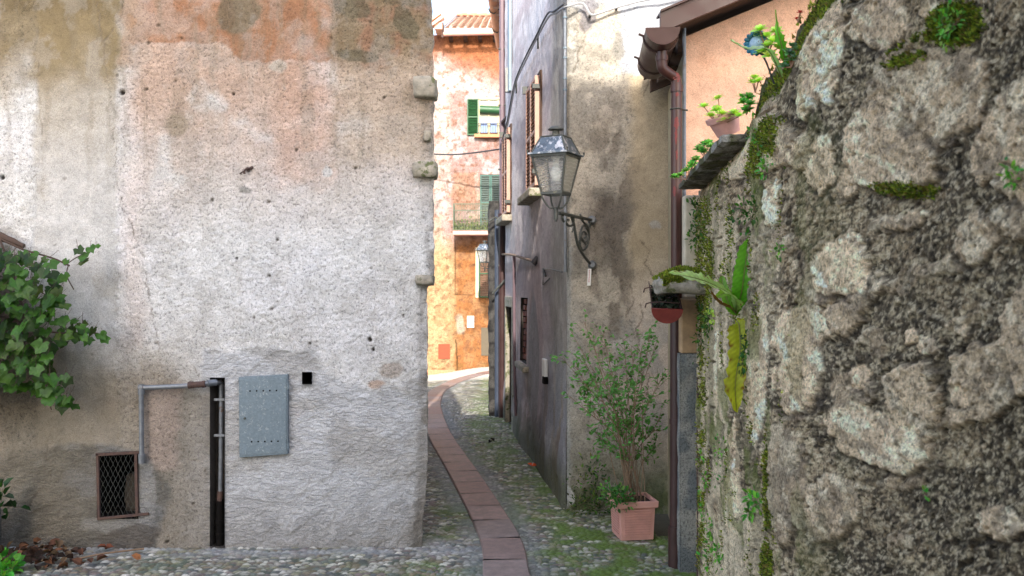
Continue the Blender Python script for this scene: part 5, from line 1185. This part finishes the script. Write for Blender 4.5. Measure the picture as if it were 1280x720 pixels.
# ============================================================= PLANTER AND SHRUB
pt = thing('planter', 'square pink terracotta planter with ribbed panel at the foot of the right house', 'planter', (.79, 5.72, 0))
pcx, pcy = .786, 5.74; w0, w1, hz = .108, .126, .255; rotp = R(9); PU = Vector((math.cos(rotp), math.sin(rotp), 0)); PV = Vector((-math.sin(rotp), math.cos(rotp), 0))
def pr(w_, z): return [Vector((pcx, pcy, z)) + PU * w_ * a + PV * w_ * b for a, b in ((-1, -1), (1, -1), (1, 1), (-1, 1))]
def stack(m, rings):
    vs = sum(rings, []); fs = [(3, 2, 1, 0)]
    for l_ in range(len(rings) - 1):
        for k in range(4): fs.append((l_ * 4 + k, l_ * 4 + (k + 1) % 4, l_ * 4 + 4 + (k + 1) % 4, l_ * 4 + 4 + k))
    m.add(vs, fs)
m = MB(); stack(m, [pr(w0, .005), pr(w1 - .01, hz - .045), pr(w1 - .024, hz - .045), pr(w1 - .03, hz - .05)]); body = m.build('pot_body', M['terracotta'], pt, bevel=.004)
m = MB(); stack(m, [pr(w1 - .008, hz - .046), pr(w1 + .006, hz - .04), pr(w1 + .008, hz), pr(w1 - .012, hz), pr(w1 - .014, hz - .06)]); m.build('rim', M['terracotta'], pt, bevel=.003)
m = MB()
for k in range(11):
    z = .037 + k * .0162; wz = w0 + (w1 - .01 - w0) * z / (hz - .045)
    for (N_, U_) in ((-PV, PU), (-PU, PV), (PU, PV)):
        m.box(Vector((pcx, pcy, z)) + N_ * (wz + .002), (wz - .026, .006, .0042), (U_, N_, zz))
m.build('ribbing', M['terracotta'], body)
m = MB(); q = pr(w1 - .013, hz - .02); m.add(q, [(0, 1, 2, 3)]); m.build('soil', M['soil'], pt)
def leaf_quads(acc, p, d, n_, l, w_, c, fold=.25):
    """a pointed folded leaf at p, along d, normal n_"""
    s = d.cross(n_).normalized(); n2 = s.cross(d).normalized(); b0 = len(acc['v'])
    for (t, q, h_) in ((0, 0, 0), (.3, .5, fold), (.3, 0, 0), (.3, -.5, fold), (.72, .42, fold), (.72, 0, -.05), (.72, -.42, fold), (1, 0, -.18)):
        acc['v'].append(p + d * l * t + s * w_ * q + n2 * (w_ * h_ * abs(q) * 2 + l * (-.12 * t * t))); acc['c'].append(c)
    acc['t'] += [(b0, b0 + 2, b0 + 1), (b0, b0 + 3, b0 + 2), (b0 + 4, b0 + 5, b0 + 7), (b0 + 5, b0 + 6, b0 + 7)]; acc['q'] += [(b0 + 1, b0 + 2, b0 + 5, b0 + 4), (b0 + 2, b0 + 3, b0 + 6, b0 + 5)]
def acc_build(acc, name, mat, parent=None): return fastmesh(name, [tuple(v) for v in acc['v']], acc['q'] or None, mat, parent, col=np.array(acc['c']), T=acc['t'] or None, smooth=False)
def newacc(): return {'v': [], 'c': [], 't': [], 'q': []}
rr = random.Random(11)
def rv(): return Vector((rr.gauss(0, 1), rr.gauss(0, 1), rr.gauss(0, 1))).normalized()
sh = thing('potted_shrub', 'tall airy small-leaved shrub with bare lower stems growing in the terracotta planter', 'shrub', (pcx, pcy, hz - .02))
stm = MB(); lf = newacc()
tips = [(712, 412), (726, 402), (742, 430), (700, 448), (722, 470), (705, 490), (752, 420), (780, 425), (790, 440), (812, 410), (826, 420), (802, 460), (822, 480), (735, 500), (762, 500), (745, 540), (826, 520), (820, 560), (790, 500), (770, 450), (728, 445), (806, 430), (716, 458), (742, 480), (756, 560), (800, 530), (831, 470), (758, 398 + 40)]
for k, (tx, ty) in enumerate(tips):
    Yt = rr.uniform(5.45, 6.2); tip = P(tx + rr.uniform(-4, 4), ty, Yt); b0 = Vector((pcx + rr.uniform(-.075, .075), pcy + rr.uniform(-.06, .06), hz - .03))
    mid = b0.lerp(tip, .45); mid.z += .05 + .12 * (tip - b0).length * .5; mid.x = b0.x + (tip.x - b0.x) * .33 + rr.uniform(-.02, .02)
    pts = smoothpts([b0, b0.lerp(mid, .5) + rv() * .012, mid, mid.lerp(tip, .5) + rv() * .02, tip], 5); n = len(pts)
    stm.tube(pts, [.0026 * (1 - .7 * i_ / n) + .0007 for i_ in range(n)], 5)
    tws = []
    for q in range(11):
        i_ = int(n * rr.uniform(.38, .98)); p = pts[min(i_, n - 1)]; d = ((pts[min(i_ + 1, n - 1)] - pts[max(i_ - 1, 0)]).normalized() + rv() * .9).normalized(); l = rr.uniform(.05, .15); e = p + d * l + Vector((0, 0, .01)); stm.tube([p, p.lerp(e, .5) + rv() * .004, e], [.0016, .0012, .0006], 4); tws.append((p, e))
    tws.append((pts[-5], pts[-1])); tws.append((pts[-9], pts[-4]))
    for (p, e) in tws:
        for q in range(rr.choice([3, 4, 5, 6])):
            t = rr.uniform(.25, 1.05); o = p.lerp(e, t); d = ((e - p).normalized() * .5 + rv()).normalized(); d.z = d.z * .6
            nrm = (Vector((0, -.4, 1)) + rv() * .6).normalized(); g = rr.uniform(.55, 1.25); y_ = rr.uniform(.85, 1.25)
            leaf_quads(lf, o, d.normalized(), nrm, rr.uniform(.024, .044), rr.uniform(.013, .021), (g * y_, g, g * .85))
stm.build('stems', M['stem'], sh, smooth=True); acc_build(lf, 'foliage', M['shrub'], sh)
# herbs in and beside the planter
def leafclump(name, centres, mat, label, cat, n, spread, l, w_, colf, up=.3, kind=None, group=None, seed=1, parent=None, stems=True, stretch=(1, 1, 1)):
    r_ = random.Random(seed); acc = newacc(); st_ = MB()
    def rv_(): return Vector((r_.gauss(0, 1), r_.gauss(0, 1), r_.gauss(0, 1))).normalized()
    cs = [Vector(c) for c in centres]
    for k in range(n):
        c = r_.choice(cs); o = c + Vector((r_.gauss(0, spread * stretch[0]), r_.gauss(0, spread * stretch[1]), r_.gauss(0, spread * stretch[2]))); d = ((o - c) * 4 / spread * .3 + rv_() + Vector((0, 0, up * 2))).normalized()
        leaf_quads(acc, o, d, (Vector((-.3, -.5, .8)) + rv_() * .6).normalized(), l * r_.uniform(.6, 1.3), w_ * r_.uniform(.6, 1.3), colf(r_))
        if stems and k % 4 == 0: st_.tube([c - Vector((0, 0, spread * .3)), c.lerp(o, .6), o], .0008, 3)
    root = thing(name, label, cat, tuple(sum(cs, Vector()) / len(cs)), group) if kind is None else None
    ob_ = acc_build(acc, 'foliage' if root else name, mat, root)
    if root and st_.v: st_.build('stems', M['stem'], root)
    if kind: tag(ob_, label, cat, group, kind)
    return root or ob_
gcol = lambda a, b, lo=.6, hi=1.3: (lambda r_: tuple(float(x) * r_.uniform(lo, hi) for x in (S(*a) if r_.random() < .6 else S(*b))))
leafclump('planter_herbs', [P(764, 616, 5.62), P(772, 620, 5.6), P(782, 624, 5.62)], M['grass'], 'low bright green herbs at the left rim of the terracotta planter', 'herbs', 240, .03, .03, .014, gcol((62, 110, 48), (90, 140, 60)), seed=21)
leafclump('ground_weeds', [P(x, y, 6.3) for x, y in ((724, 632), (738, 628), (752, 632), (748, 610), (728, 600), (742, 585))], M['grass'], 'small weeds growing along the foot of the beige front wall', 'weeds', 320, .045, .03, .012, gcol((52, 76, 34), (96, 118, 50)), seed=22, kind='stuff')

# ============================================================= VINE on the left
rr = random.Random(31)
vn_ = thing('grape_vine', 'leafy green vine with lobed leaves hanging over the left edge of the plaster wall', 'vine', tuple(P(20, 420, 5.3)))
def vineleaf(acc, p, d, nrm, s, c):
    sd_ = d.cross(nrm).normalized(); n2 = sd_.cross(d).normalized(); b0 = len(acc['v']); lob = [(-155, .62), (-132, .84), (-112, .74), (-90, .80), (-60, 1.02), (-42, .84), (-25, .88), (0, 1.2), (25, .88), (42, .84), (60, 1.02), (90, .80), (112, .74), (132, .84), (155, .62), (180, .16)]
    cup = rr.uniform(-.12, .22); cv = rr.uniform(.05, .3); acc['v'].append(p); acc['c'].append(tuple(x * .85 for x in c))
    jit = [rr.uniform(.9, 1.1) for _ in lob]
    rings = []
    for f_ in (.52, 1.0):
        for (an, r_), j in zip(lob, jit):
            rad_ = s * (r_ if f_ == 1 else (.45 * r_ + .08)) * j * (1 if f_ == 1 else 1); x, y = rad_ * math.sin(R(an)), rad_ * math.cos(R(an)); fold = abs(x) * cup - (y / s) ** 2 * cv * s * (1 if y > 0 else .4) + (0.0 if f_ == 1 else .02 * s) + (.05 * s * math.sin(an * .2 + j * 20) if f_ == 1 else 0)
            acc['v'].append(p + d * y + sd_ * x + n2 * fold); acc['c'].append(c)
    n = len(lob)
    for k in range(n): acc['t'].append((b0, b0 + 1 + (k + 1) % n, b0 + 1 + k)); acc['q'].append((b0 + 1 + k, b0 + 1 + (k + 1) % n, b0 + 1 + n + (k + 1) % n, b0 + 1 + n + k))
lf = newacc(); stm = MB()
def vl(px, py, Y, s=None, droop=None):
    p = P(px, py, Y); out = rr.uniform(-1, 1); d = Vector((out * .7 + (.25 if px > 60 else 0), -.35 + rr.uniform(-.3, .1), -rr.uniform(.25, 1.0))).normalized(); nrm = (Vector((rr.uniform(-.3, .3), -.62, .7)) + Vector((rr.gauss(0, .36), rr.gauss(0, .36), rr.gauss(0, .36)))).normalized()
    g = rr.uniform(.3, 1.35); yel = rr.uniform(.9, 1.3) if rr.random() < .85 else rr.uniform(1.4, 1.8)
    c = (g * yel, g * 1.0, g * .9); vineleaf(lf, p, d, nrm, (s or rr.uniform(.028, .058)), c)
    # petiole
    b = p - d * rr.uniform(.03, .07) + Vector((0, .04, .02)); stm.tube([b, b.lerp(p, .5) - Vector((0, 0, .006)), p], .0013, 4)
def inreg(x, y):
    for (cx, cy, rx, ry) in ((20, 340, 62, 26), (5, 375, 78, 50), (30, 415, 60, 42), (75, 418, 40, 20), (-20, 440, 80, 60), (20, 455, 46, 26), (52, 478, 34, 16), (74, 498, 18, 10), (-40, 400, 80, 110)):
        if ((x - cx) / rx) ** 2 + ((y - cy) / ry) ** 2 < 1: return True
    return False
cnt = 0
while cnt < 520:
    x = rr.uniform(-110, 120); y = rr.uniform(305, 515)
    if inreg(x, y): vl(x, y, rr.uniform(4.98, 5.4)); cnt += 1
for (x, y, s) in ((98, 312, .04), (106, 318, .05), (104, 326, .045), (113, 310, .035), (120, 307, .03), (92, 420, .05), (104, 416, .045), (116, 412, .04), (126, 418, .042), (131, 424, .035), (110, 424, .04), (78, 506, .05), (92, 506, .045), (68, 488, .055), (88, 494, .04)): vl(x, y, 5.3, s)
yl = len(lf['v'])
vineleaf(lf, P(80, 344, 5.2), Vector((.3, -.3, -.6)).normalized(), Vector((0, -.9, .4)), .035, (3.2, 1.9, .7)); vineleaf(lf, P(83, 326, 5.2), Vector((-.3, -.3, -.6)).normalized(), Vector((0, -.9, .4)), .025, (3.2, 1.9, .7))
for pts in ([(-120, 280), (-30, 290), (5, 300), (30, 312), (60, 322), (84, 332)], [(84, 332), (88, 345), (92, 362)], [(84, 332), (95, 322), (108, 316)], [(-60, 380), (20, 400), (70, 415), (110, 416), (130, 420)], [(30, 400), (45, 440), (60, 470), (80, 500)], [(-60, 330), (20, 350), (60, 370)], [(-90, 420), (0, 430), (40, 445)], [(5, 300), (20, 340), (30, 400), (20, 450)], [(56, 455), (60, 490), (66, 512)]):
    stm.tube(smoothpts([P(x, y, 5.36) + Vector((0, rr.uniform(-.05, .05), 0)) for x, y in pts], 4), .006 if len(pts) > 3 else .0035, 6)
stm.tube(smoothpts([P(-120, 285, 5.4), P(-30, 288, 5.42), P(0, 296, 5.42), P(30, 308, 5.43)], 4), [.03] * 9 + [.024] * 2 + [.016] * 2, 8)
acc_build(lf, 'foliage', M['vine'], vn_); stm.build('woody_stems', M['stem_dark'], vn_, smooth=True)

# ============================================================= bottom-left: stub stone, weeds, dry leaves
roughbox('boulder', -3.55, -3.08, 5.02, 5.32, -.05, .30, M['stone'], None, .015, .03, lambda a, b: mixc(np.ones(np.shape(a) + (3,)) * S(122, 120, 116), S(90, 88, 84), sm(.4, .6, fbm(a * 6, b * 6, 4, 9))), 12)
o = [x for x in bpy.data.objects if x.name.startswith('boulder')][0]; tag(o, 'grey weathered stone block in the bottom left corner by the dry leaves', 'stone')
leafclump('nettle_weeds', [P(8, 708, 5.0), P(2, 716, 5.0), P(14, 712, 4.95)], M['grass'], 'bright green leafy weed in the bottom left corner', 'weeds', 90, .035, .055, .035, gcol((70, 130, 44), (100, 160, 60)), seed=24, up=.2)
leafclump('ivy_sprig', [P(0, 622, 5.3), P(-4, 640, 5.3), P(2, 632, 5.3)], M['grass'], 'dark green ivy sprig at the left edge above the stone block', 'ivy', 30, .035, .06, .05, gcol((28, 56, 28), (44, 76, 36)), seed=25, up=-.1)
rr = random.Random(41)
def dryleaf(acc, p, s, c):
    d = Vector((rr.uniform(-1, 1), rr.uniform(-1, 1), rr.uniform(-.15, .5))).normalized(); nrm = (Vector((rr.uniform(-.5, .5), rr.uniform(-.9, .2), 1))).normalized(); leaf_quads(acc, p, d, nrm, s, s * .65, c, fold=rr.uniform(.2, .7))
acc = newacc()
for k in range(150):
    px = rr.triangular(-60, 130, 45); py = rr.uniform(690, 712); 
    p = G(px, py); p.z += rr.uniform(.008, .035) * (1.5 if px < 80 else 1); c = S(*rr.choice([(84, 54, 40), (62, 42, 32), (108, 72, 50), (50, 36, 28), (98, 78, 58)])); dryleaf(acc, p, rr.uniform(.04, .075), tuple(float(v) for v in c))
tag(acc_build(acc, 'leaf_litter', M['dry']), 'dry brown fallen leaves drifted at the foot of the plaster wall by the stone block', 'leaves', kind='stuff')
for (px, py, c, lab) in ((663, 585, (196, 84, 44), 'orange fallen leaf on the green cobbles right of the path'), (632, 521, (170, 66, 48), 'red fallen leaf lying by the dark door far up the alley'), (616, 555, (30, 26, 26), 'small black scrap lying on the cobbles beside the path'), (134, 690, (104, 58, 40), 'brown leaf leaning on the wall foot under the cellar grate'), (176, 704, (150, 98, 62), 'tan leaf on the cobbles in front of the grate')):
    acc = newacc(); p = G(px, py); p.z += .015
    for q in range(2): dryleaf(acc, p + Vector((rr.uniform(-.02, .02), 0, rr.uniform(0, .01))), .06, tuple(float(v) for v in S(*c)))
    tag(acc_build(acc, 'fallen_leaf', M['dry']), lab, 'leaf')
tw = MB(); tw.tube([G(90, 704) + Vector((0, 0, .02)), G(130, 698) + Vector((0, 0, .03)), G(180, 690) + Vector((0, 0, .02))], .006, 6); tag(tw.build('twig', M['stem'], None, smooth=True), 'thin brown twig lying on the cobbles below the cellar grate', 'twig')

# ============================================================= FERNS AND WALL PLANTS
def frond(name, label, pts, width, c0, c1, up, seed=1, ripple=.12, prof=None, group='hart\'s tongue fern fronds', tear=0):
    r_ = random.Random(seed); cs = smoothpts(pts, 10); n = len(cs); vs = []; C = []; NW = 9
    for i_, p in enumerate(cs):
        t = i_ / (n - 1); d = (cs[min(i_ + 1, n - 1)] - cs[max(i_ - 1, 0)]).normalized(); s = d.cross(Vector(up)).normalized(); nn = s.cross(d)
        w_ = width * (min(1, (t + .12) * 3.2) * (1 - max(0, (t - .55) / .45) ** 2.2) ** .6 if prof is None else np.interp(t, *prof)); w_ = max(w_, .001)
        for j in range(NW):
            q = j / (NW - 1) * 2 - 1; rip = ripple * width * math.sin(t * 46 + (1.5 if q > 0 else 0) + q) * abs(q) ** 2 
            ed = 1 + (.10 * math.sin(t * 90 + q * 2 + seed) + tear * (r_.random() - .5)) * (abs(q) > .9)
            vs.append(p + s * w_ * q * ed + nn * (rip + width * .18 * abs(q) - (.10 * width if j == NW // 2 else 0)))
            f_ = abs(q) * .5 + t * .5; st_ = 1 + .16 * math.sin(t * 120 + abs(q) * 9); base = np.array(c0) * (1 - f_) + np.array(c1) * f_; base = base * (.8 if j == NW // 2 else 1) * st_
            if tear and abs(q) > .7 and r_.random() < .25: base = np.array(S(130, 84, 36))
            C.append(base)
    i0 = np.arange(n * NW).reshape(n, NW); Q = gridquads(n, NW)
    root = thing(name, label, 'fern', tuple(pts[0]), None)
    fastmesh('blade', [tuple(v) for v in vs], Q, M['fern'], root, col=np.array(C))
    m = MB(); m.tube([p - Vector(up) * .001 for p in cs], [.0022 * (1 - .7 * i_ / n) for i_ in range(n)], 5); m.build('midrib', simple('midrib' + str(seed), (126, 118, 62), .6), root, smooth=True)
    return root
rt0 = SW(930, 392, .03); Yr = rt0.y
pp = lambda px, py, Y: P(px, py, Y)
frond('fern_frond', 'upright bright green strap fern frond standing on the stone wall', [rt0, pp(927, 365, Yr - .06), pp(931, 335, Yr - .08), pp(936, 298, Yr - .07)], .040, S(88, 158, 40), S(120, 184, 60), (-.2, -1, .1), 1, prof=([0, .12, .3, .55, .85, 1], [.15, .3, .9, 1, .8, .05]))
frond('fern_frond', 'pale green drooping fern frond pointing left over the mossy ledge', [rt0, pp(918, 372, Yr - .12), pp(890, 355, Yr - .2), pp(868, 347, Yr - .22), pp(836, 341, Yr - .22)], .03, S(150, 182, 104), S(196, 216, 150), (-.1, -.75, .9), 2, prof=([0, .1, .3, .5, .8, 1], [.15, .6, .9, 1, .75, .05]), tear=.5)
frond('fern_frond', 'long yellow fern frond hanging straight down the stone wall', [rt0 + Vector((0, -.02, -.03)), pp(924, 408, Yr - .05), pp(925, 440, Yr - .07), pp(919, 480, Yr - .07), pp(921, 515, Yr - .05)], .042, S(160, 168, 30), S(190, 186, 60), (-.35, -1, .1), 3, prof=([0, .1, .25, .5, .8, 1], [.1, .4, .9, 1, .8, .05]), tear=.35)
frond('fern_frond', 'short dark green fern frond behind the upright one', [rt0, pp(912, 382, Yr - .05), pp(905, 362, Yr - .05), pp(902, 345, Yr - .03)], .018, S(80, 130, 40), S(120, 160, 60), (-.3, -1, .4), 4)
frond('fern_frond', 'small green fern frond between the upright and drooping fronds', [rt0, pp(920, 375, Yr - .04), pp(908, 366, Yr - .1), pp(895, 372, Yr - .12)], .018, S(104, 150, 40), S(140, 170, 60), (-.2, -1, .6), 5)
frond('fern_frond', 'curled brown dead fern frond beneath the pale one', [rt0, pp(915, 385, Yr - .1), pp(900, 378, Yr - .14), pp(888, 364, Yr - .15)], .007, S(110, 60, 40), S(130, 80, 50), (-.1, -1, .6), 6)
# ridge fern group
rp = P(985, 92, 2.72)
frond('fern_frond', 'torn green fern frond sticking up from the mossy wall top', [rp, pp(978, 60, 2.68), pp(972, 38, 2.66), pp(969, 12, 2.66)], .017, S(76, 146, 34), S(110, 176, 60), (-.1, -1, .1), 7, prof=([0, .1, .35, .5, .62, .8, 1], [.2, .5, .8, 1, .5, .15, .1]), tear=.7)
frond('fern_frond', 'pale grey-green fern frond arching left from the mossy wall top', [rp + Vector((-.02, 0, -.01)), pp(960, 62, 2.62), pp(935, 61, 2.58), pp(913, 50, 2.56)], .014, S(150, 182, 130), S(186, 210, 170), (0, -.6, 1), 8, tear=.3)
# teal glazed sunflower ornament
orn = thing('ceramic_flower', 'teal and blue glazed ceramic flower ornament stuck in the mossy wall top', 'ornament', tuple(P(946, 54, 2.75)))
oc = P(946, 54, 2.75); on = Vector((-.25, -1, .05)).normalized(); ou = Vector((0, 0, 1)); osd = on.cross(ou).normalized(); ou = osd.cross(on).normalized()
tg = simple('teal_glaze', (34, 92, 104), .25, var=.35, scale=40, wear=(60, 130, 160), wearamt=.52); 
for k in range(16):
    a = 2 * math.pi * k / 16; d = osd * math.cos(a) + ou * math.sin(a); c = oc + d * .031; m = MB(); m.lathe(tuple(c), [(0, -.005), (.005, -.004), (.0078, 0), (.005, .005), (0, .006)], 10, ax=(d * 1.35, on.cross(d), on)); m.build('petal', tg, orn, smooth=True)
m = MB(); m.lathe(tuple(oc), [(0, .010), (.011, .009), (.019, .005), (.024, 0), (.024, -.006), (0, -.006)], 24, ax=(osd, ou, on)); m.build('flower_disc', simple('pale_blue_glaze', (150, 176, 196), .3, var=.3, scale=60, wear=(84, 60, 60), wearamt=.6), orn, smooth=True)
m = MB(); m.tube([oc - on * .006, P(958, 78, 2.77), P(968, 105, 2.79)], .003, 6); m.build('stake', M['iron'], orn)
# sedums
yg = gcol((176, 206, 84), (206, 222, 120), .8, 1.2); gg = gcol((90, 150, 60), (130, 180, 76)); dg = gcol((56, 92, 36), (84, 118, 44))
def rosettes(name, label, cs, size, colf, seed, group=None, per=16):
    r_ = random.Random(seed); root = thing(name, label, 'plant', tuple(sum([Vector(c) for c in cs], Vector()) / len(cs)), group); acc = newacc(); st_ = MB(); base = sum([Vector(c) for c in cs], Vector()) / len(cs)
    for c in cs:
        c = Vector(c); ax = (Vector((r_.uniform(-.4, .1), r_.uniform(-.9, -.2), .8))).normalized(); a1 = ax.orthogonal().normalized(); a2 = ax.cross(a1)
        for k in range(per):
            a = k * 2.4; el = .2 + 1.1 * (k / per); d = (a1 * math.cos(a) + a2 * math.sin(a)) * math.cos(el) + ax * math.sin(el); leaf_quads(acc, c, d.normalized(), ax, size * 1.25 * (1.1 - .5 * k / per), size * .7, colf(r_), .1)
        st_.tube(smoothpts([c, c.lerp(base, .5) + Vector((0, 0, -size)), base + Vector((0, 0, -size * 2))], 3), .0022, 5)
    acc_build(acc, 'foliage', M['grass'], root); st_.build('stems', simple('pinkish_stem' + str(seed), (150, 110, 84), .7), root, smooth=True); return root
rosettes('sedum', 'lime green sedum rosettes beside the teal ceramic flower', [P(*q) for q in ((950, 38, 2.74), (958, 46, 2.74), (966, 52, 2.72), (960, 58, 2.7), (972, 60, 2.72), (952, 66, 2.72), (962, 70, 2.7), (970, 40, 2.76), (945, 44, 2.76))], .022, yg, 51)
rosettes('sedum', 'grey-green sedum tuft on the wall top right of the torn fern', [P(*q) for q in ((985, 66, 2.6), (990, 58, 2.6), (996, 62, 2.58), (988, 76, 2.6), (996, 72, 2.58), (980, 84, 2.62))], .017, gcol((110, 150, 110), (140, 176, 140)), 52)
rosettes('sedum', 'yellow-green sedum poking out from the mossy wall edge below the ornament', [P(*q) for q in ((943, 98, 3.0), (948, 102, 2.98), (941, 104, 3.0))], .02, yg, 53)
rosettes('sedum', 'green sedum clump at the wall shoulder right of the terracotta pot', [P(*q) for q in ((936, 122, 3.15), (930, 128, 3.18), (938, 131, 3.12), (928, 122, 3.2), (934, 138, 3.15))], .022, gg, 54)
rosettes('sedum', 'pale green stemmed succulent growing in the terracotta pot', [P(*q) for q in ((898, 124, 3.5), (896, 138, 3.48), (902, 143, 3.45), (880, 134, 3.55), (898, 152, 3.48), (905, 150, 3.44), (918, 142, 3.42), (923, 146, 3.4), (888, 146, 3.5))], .024, yg, 55)
pot = thing('terracotta_pot', 'tilted round terracotta pot standing on the stone coping', 'flower pot', tuple(P(912, 155, 3.55)))
m = MB(); pcn = P(907, 156, 3.5); pax = (Vector((-.35, -.15, .9))).normalized(); pa1 = pax.orthogonal().normalized(); m.lathe(tuple(pcn), [(0, -.04), (.045, -.04), (.06, .02), (.068, .02), (.07, .042), (.06, .042), (.055, .02), (0, .02)], 24, ax=(pa1, pax.cross(pa1), pax)); m.build('pot_body', M['terracotta'], pot, smooth=True)
rosettes('sedum', 'bright green sedum on the coping between the pot and the wall end', [P(*q) for q in ((880, 182, 4.0), (874, 187, 4.05), (885, 180, 3.95), (890, 184, 3.9), (879, 190, 4.0))], .026, gg, 56)
rosettes('sedum', 'bright green sedum at the far end of the coping slabs', [P(*q) for q in ((858, 214, 4.6), (850, 220, 4.7), (866, 206, 4.4), (870, 200, 4.3), (844, 222, 4.75), (862, 210, 4.5))], .026, gg, 57)
rosettes('sedum', 'red budded sedum on the mossy ridge at the top of the picture', [P(*q) for q in ((1000, 16, 2.4), (996, 24, 2.42))], .009, gcol((200, 70, 60), (180, 60, 50)), 58, per=9)
# small plants rooted in the wall face
WPL = [('fern_tuft', 'bushy fern-like weed hanging on the wall end just below the coping', [(875, 262), (870, 275), (880, 285), (872, 300)], 170, .030, .028, dg), ('fern_tuft', 'thin creeping weed under the middle of the coping', [(930, 262), (940, 270), (924, 275), (945, 262)], 80, .022, .022, dg), ('wall_weed', 'yellow-green weed on the wall face right of the drooping fern base', [(958, 178), (952, 170), (962, 215), (966, 205)], 80, .018, .02, gg), ('wall_weed', 'tiny green sprig above the upright fern on the wall face', [(980, 310), (977, 316)], 26, .009, .018, gg), ('wall_weed', 'dense dark weeds trailing below the mossy ledge', [(880, 395), (886, 410), (876, 420), (890, 400), (880, 435)], 200, .026, .024, dg), ('wall_weed', 'small leafy weed beside the hanging yellow frond', [(938, 420), (940, 440), (936, 455)], 80, .014, .02, dg), ('wall_weed', 'yellowish little weed below the fern roots', [(888, 392), (893, 396)], 40, .012, .02, yg), ('wall_weed', 'round-leaved bright weed low on the wall face', [(944, 622), (950, 630), (942, 640)], 60, .014, .028, gg), ('wall_weed', 'string of small green leaves down the wall end', [(880, 570), (885, 600), (882, 640), (892, 660), (878, 620)], 130, .02, .022, gg), ('wall_weed', 'weed patch low at the foot of the wall end', [(900, 690), (905, 706), (893, 680), (886, 700)], 90, .022, .024, gg), ('wall_weed', 'scattered round leaves on the pale stones in the middle of the wall end', [(900, 560), (908, 575), (898, 590), (906, 600), (912, 560)], 40, .022, .02, gg), ('wall_weed', 'weed rooted in a pocket of moss at the top right of the wall', [(1192, 22), (1200, 30), (1186, 36)], 130, .012, .014, gg), ('wall_weed', 'small green weed at the right edge of the wall', [(1276, 220), (1280, 226)], 40, .01, .014, gg), ('wall_weed', 'tiny bright sprout low in the middle of the wall', [(1160, 617)], 14, .004, .010, gg)]
for k, (nm, lab, cs, n_, sp, l, cf) in enumerate(WPL):
    pts = [onwall(x, y, .012)[0] for x, y in cs]; leafclump(nm, pts, M['grass'], lab, 'weed', n_, sp, l, l * .45, cf, seed=60 + k, up=.1, group='weeds rooted in the stone wall', stretch=(.5, .8, 1))
# moss: many short blades on the ridge, ledge and in streaks (nobody could count it)
rr = random.Random(77); acc = newacc()
def moss_at(p, nrm, s, c):
    d = (nrm + Vector((rr.gauss(0, .5), rr.gauss(0, .5), rr.gauss(0, .5)))).normalized(); a = d.orthogonal().normalized(); b = d.cross(a); t = rr.uniform(0, 6.28); q = (a * math.cos(t) + b * math.sin(t)) * s * .35; b0 = len(acc['v'])
    acc['v'] += [p - q, p + q, p + d * s]; acc['c'] += [tuple(v * .6 for v in c)] * 2 + [c]; acc['t'].append((b0, b0 + 1, b0 + 2))
mg = [tuple(float(v) for v in S(*c)) for c in ((128, 146, 40), (100, 122, 36), (166, 176, 58), (78, 88, 36), (134, 118, 54))]
a, b, U, V, XYZ = AW, BW, UW, VW, XYZW
nn = fbm(PX / 14, V / 14, 4, 501)
ridge_w = sm(.10, .0, (Zt - Zw)) * sm(3.3, 3.1, Yw) * sm(2.0, 2.3, Yw) * (nn > .38)
side_w = (sm(.60, .68, fbm(a * 6, b * 5, 4, 502)) * sm(1000, 890, U) * .35 + .9 * ell(U, V, 960, 180, 14, 40, 20) * (nn > .4) + ell(U, V, 1195, 30, 30, 24, 0) + ell(U, V, 1150, 60, 40, 14, -30) * (nn > .5) + ell(U, V, 1140, 238, 36, 8, 5) * (nn > .45) + ell(U, V, 960, 610, 4, 60, 0) * (nn > .52) + ell(U, V, 958, 708, 7, 30, 0) + ell(U, V, 880, 330, 12, 80, 0) * (nn > .4) + ell(U, V, 878, 560, 5, 150, 0) * (nn > .56))
W_ = ridge_w * 1.2 + side_w
area = np.gradient(Zw, axis=0) * -1 * ln * Yw ** 0
prob = (W_ * np.abs(np.gradient(V, axis=0)) * np.abs(np.gradient(U, axis=1))).ravel(); prob = np.clip(prob, 0, None); rng = np.random.default_rng(5)
pick = rng.choice(prob.size, 26000, p=prob / prob.sum())
FX = XYZ[8:]
for q in pick:
    i_, j = divmod(int(q), PX.shape[1]); p = Vector(FX[i_, j]); Yv_ = p.y; nrm = Vector((nx_[i_, j], ny_[i_, j], .5 + 1.2 * (Rw[i_, j] < .04))).normalized()
    p += Vector((rr.gauss(0, .003), rr.gauss(0, .006), rr.gauss(0, .003))); moss_at(p, nrm, rr.uniform(.006, .014) * (Yv_ / 3) ** .4, rr.choice(mg))
for k in range(9000):     # ledge
    u_, v_ = rr.uniform(-1, 1), rr.uniform(-1, 1); p = lc + Vector((.02 + u_ * .14, v_ * .19, .035 + .045 * (1 - u_ * u_) * (1 - v_ * v_) * 1.2 + rr.uniform(-.005, .01)))
    if rr.random() < .4: p.z = lc.z + rr.uniform(-.005, .035); p.y = lc.y - .185
    moss_at(p, Vector((rr.uniform(-.3, .1), -.3, 1)).normalized(), rr.uniform(.008, .02), rr.choice(mg + mg[:1] * 2))
for k in range(3500):   # crown of the ridge where it stands above the face
    j = rr.randrange(0, len(pxs)); y_ = float(Yw[0, j])
    if not (2.05 < y_ < 3.25): continue
    r_i = rr.randrange(0, 8); p = Vector(XYZ[r_i, j]); p.z += rr.uniform(0, .02); moss_at(p, Vector((-.3, -.2, 1)).normalized(), rr.uniform(.008, .02), rr.choice(mg))
tag(acc_build(acc, 'moss', M['moss']), 'green and olive moss growing over the stone wall, its ridge and the ledge', 'moss', kind='stuff')
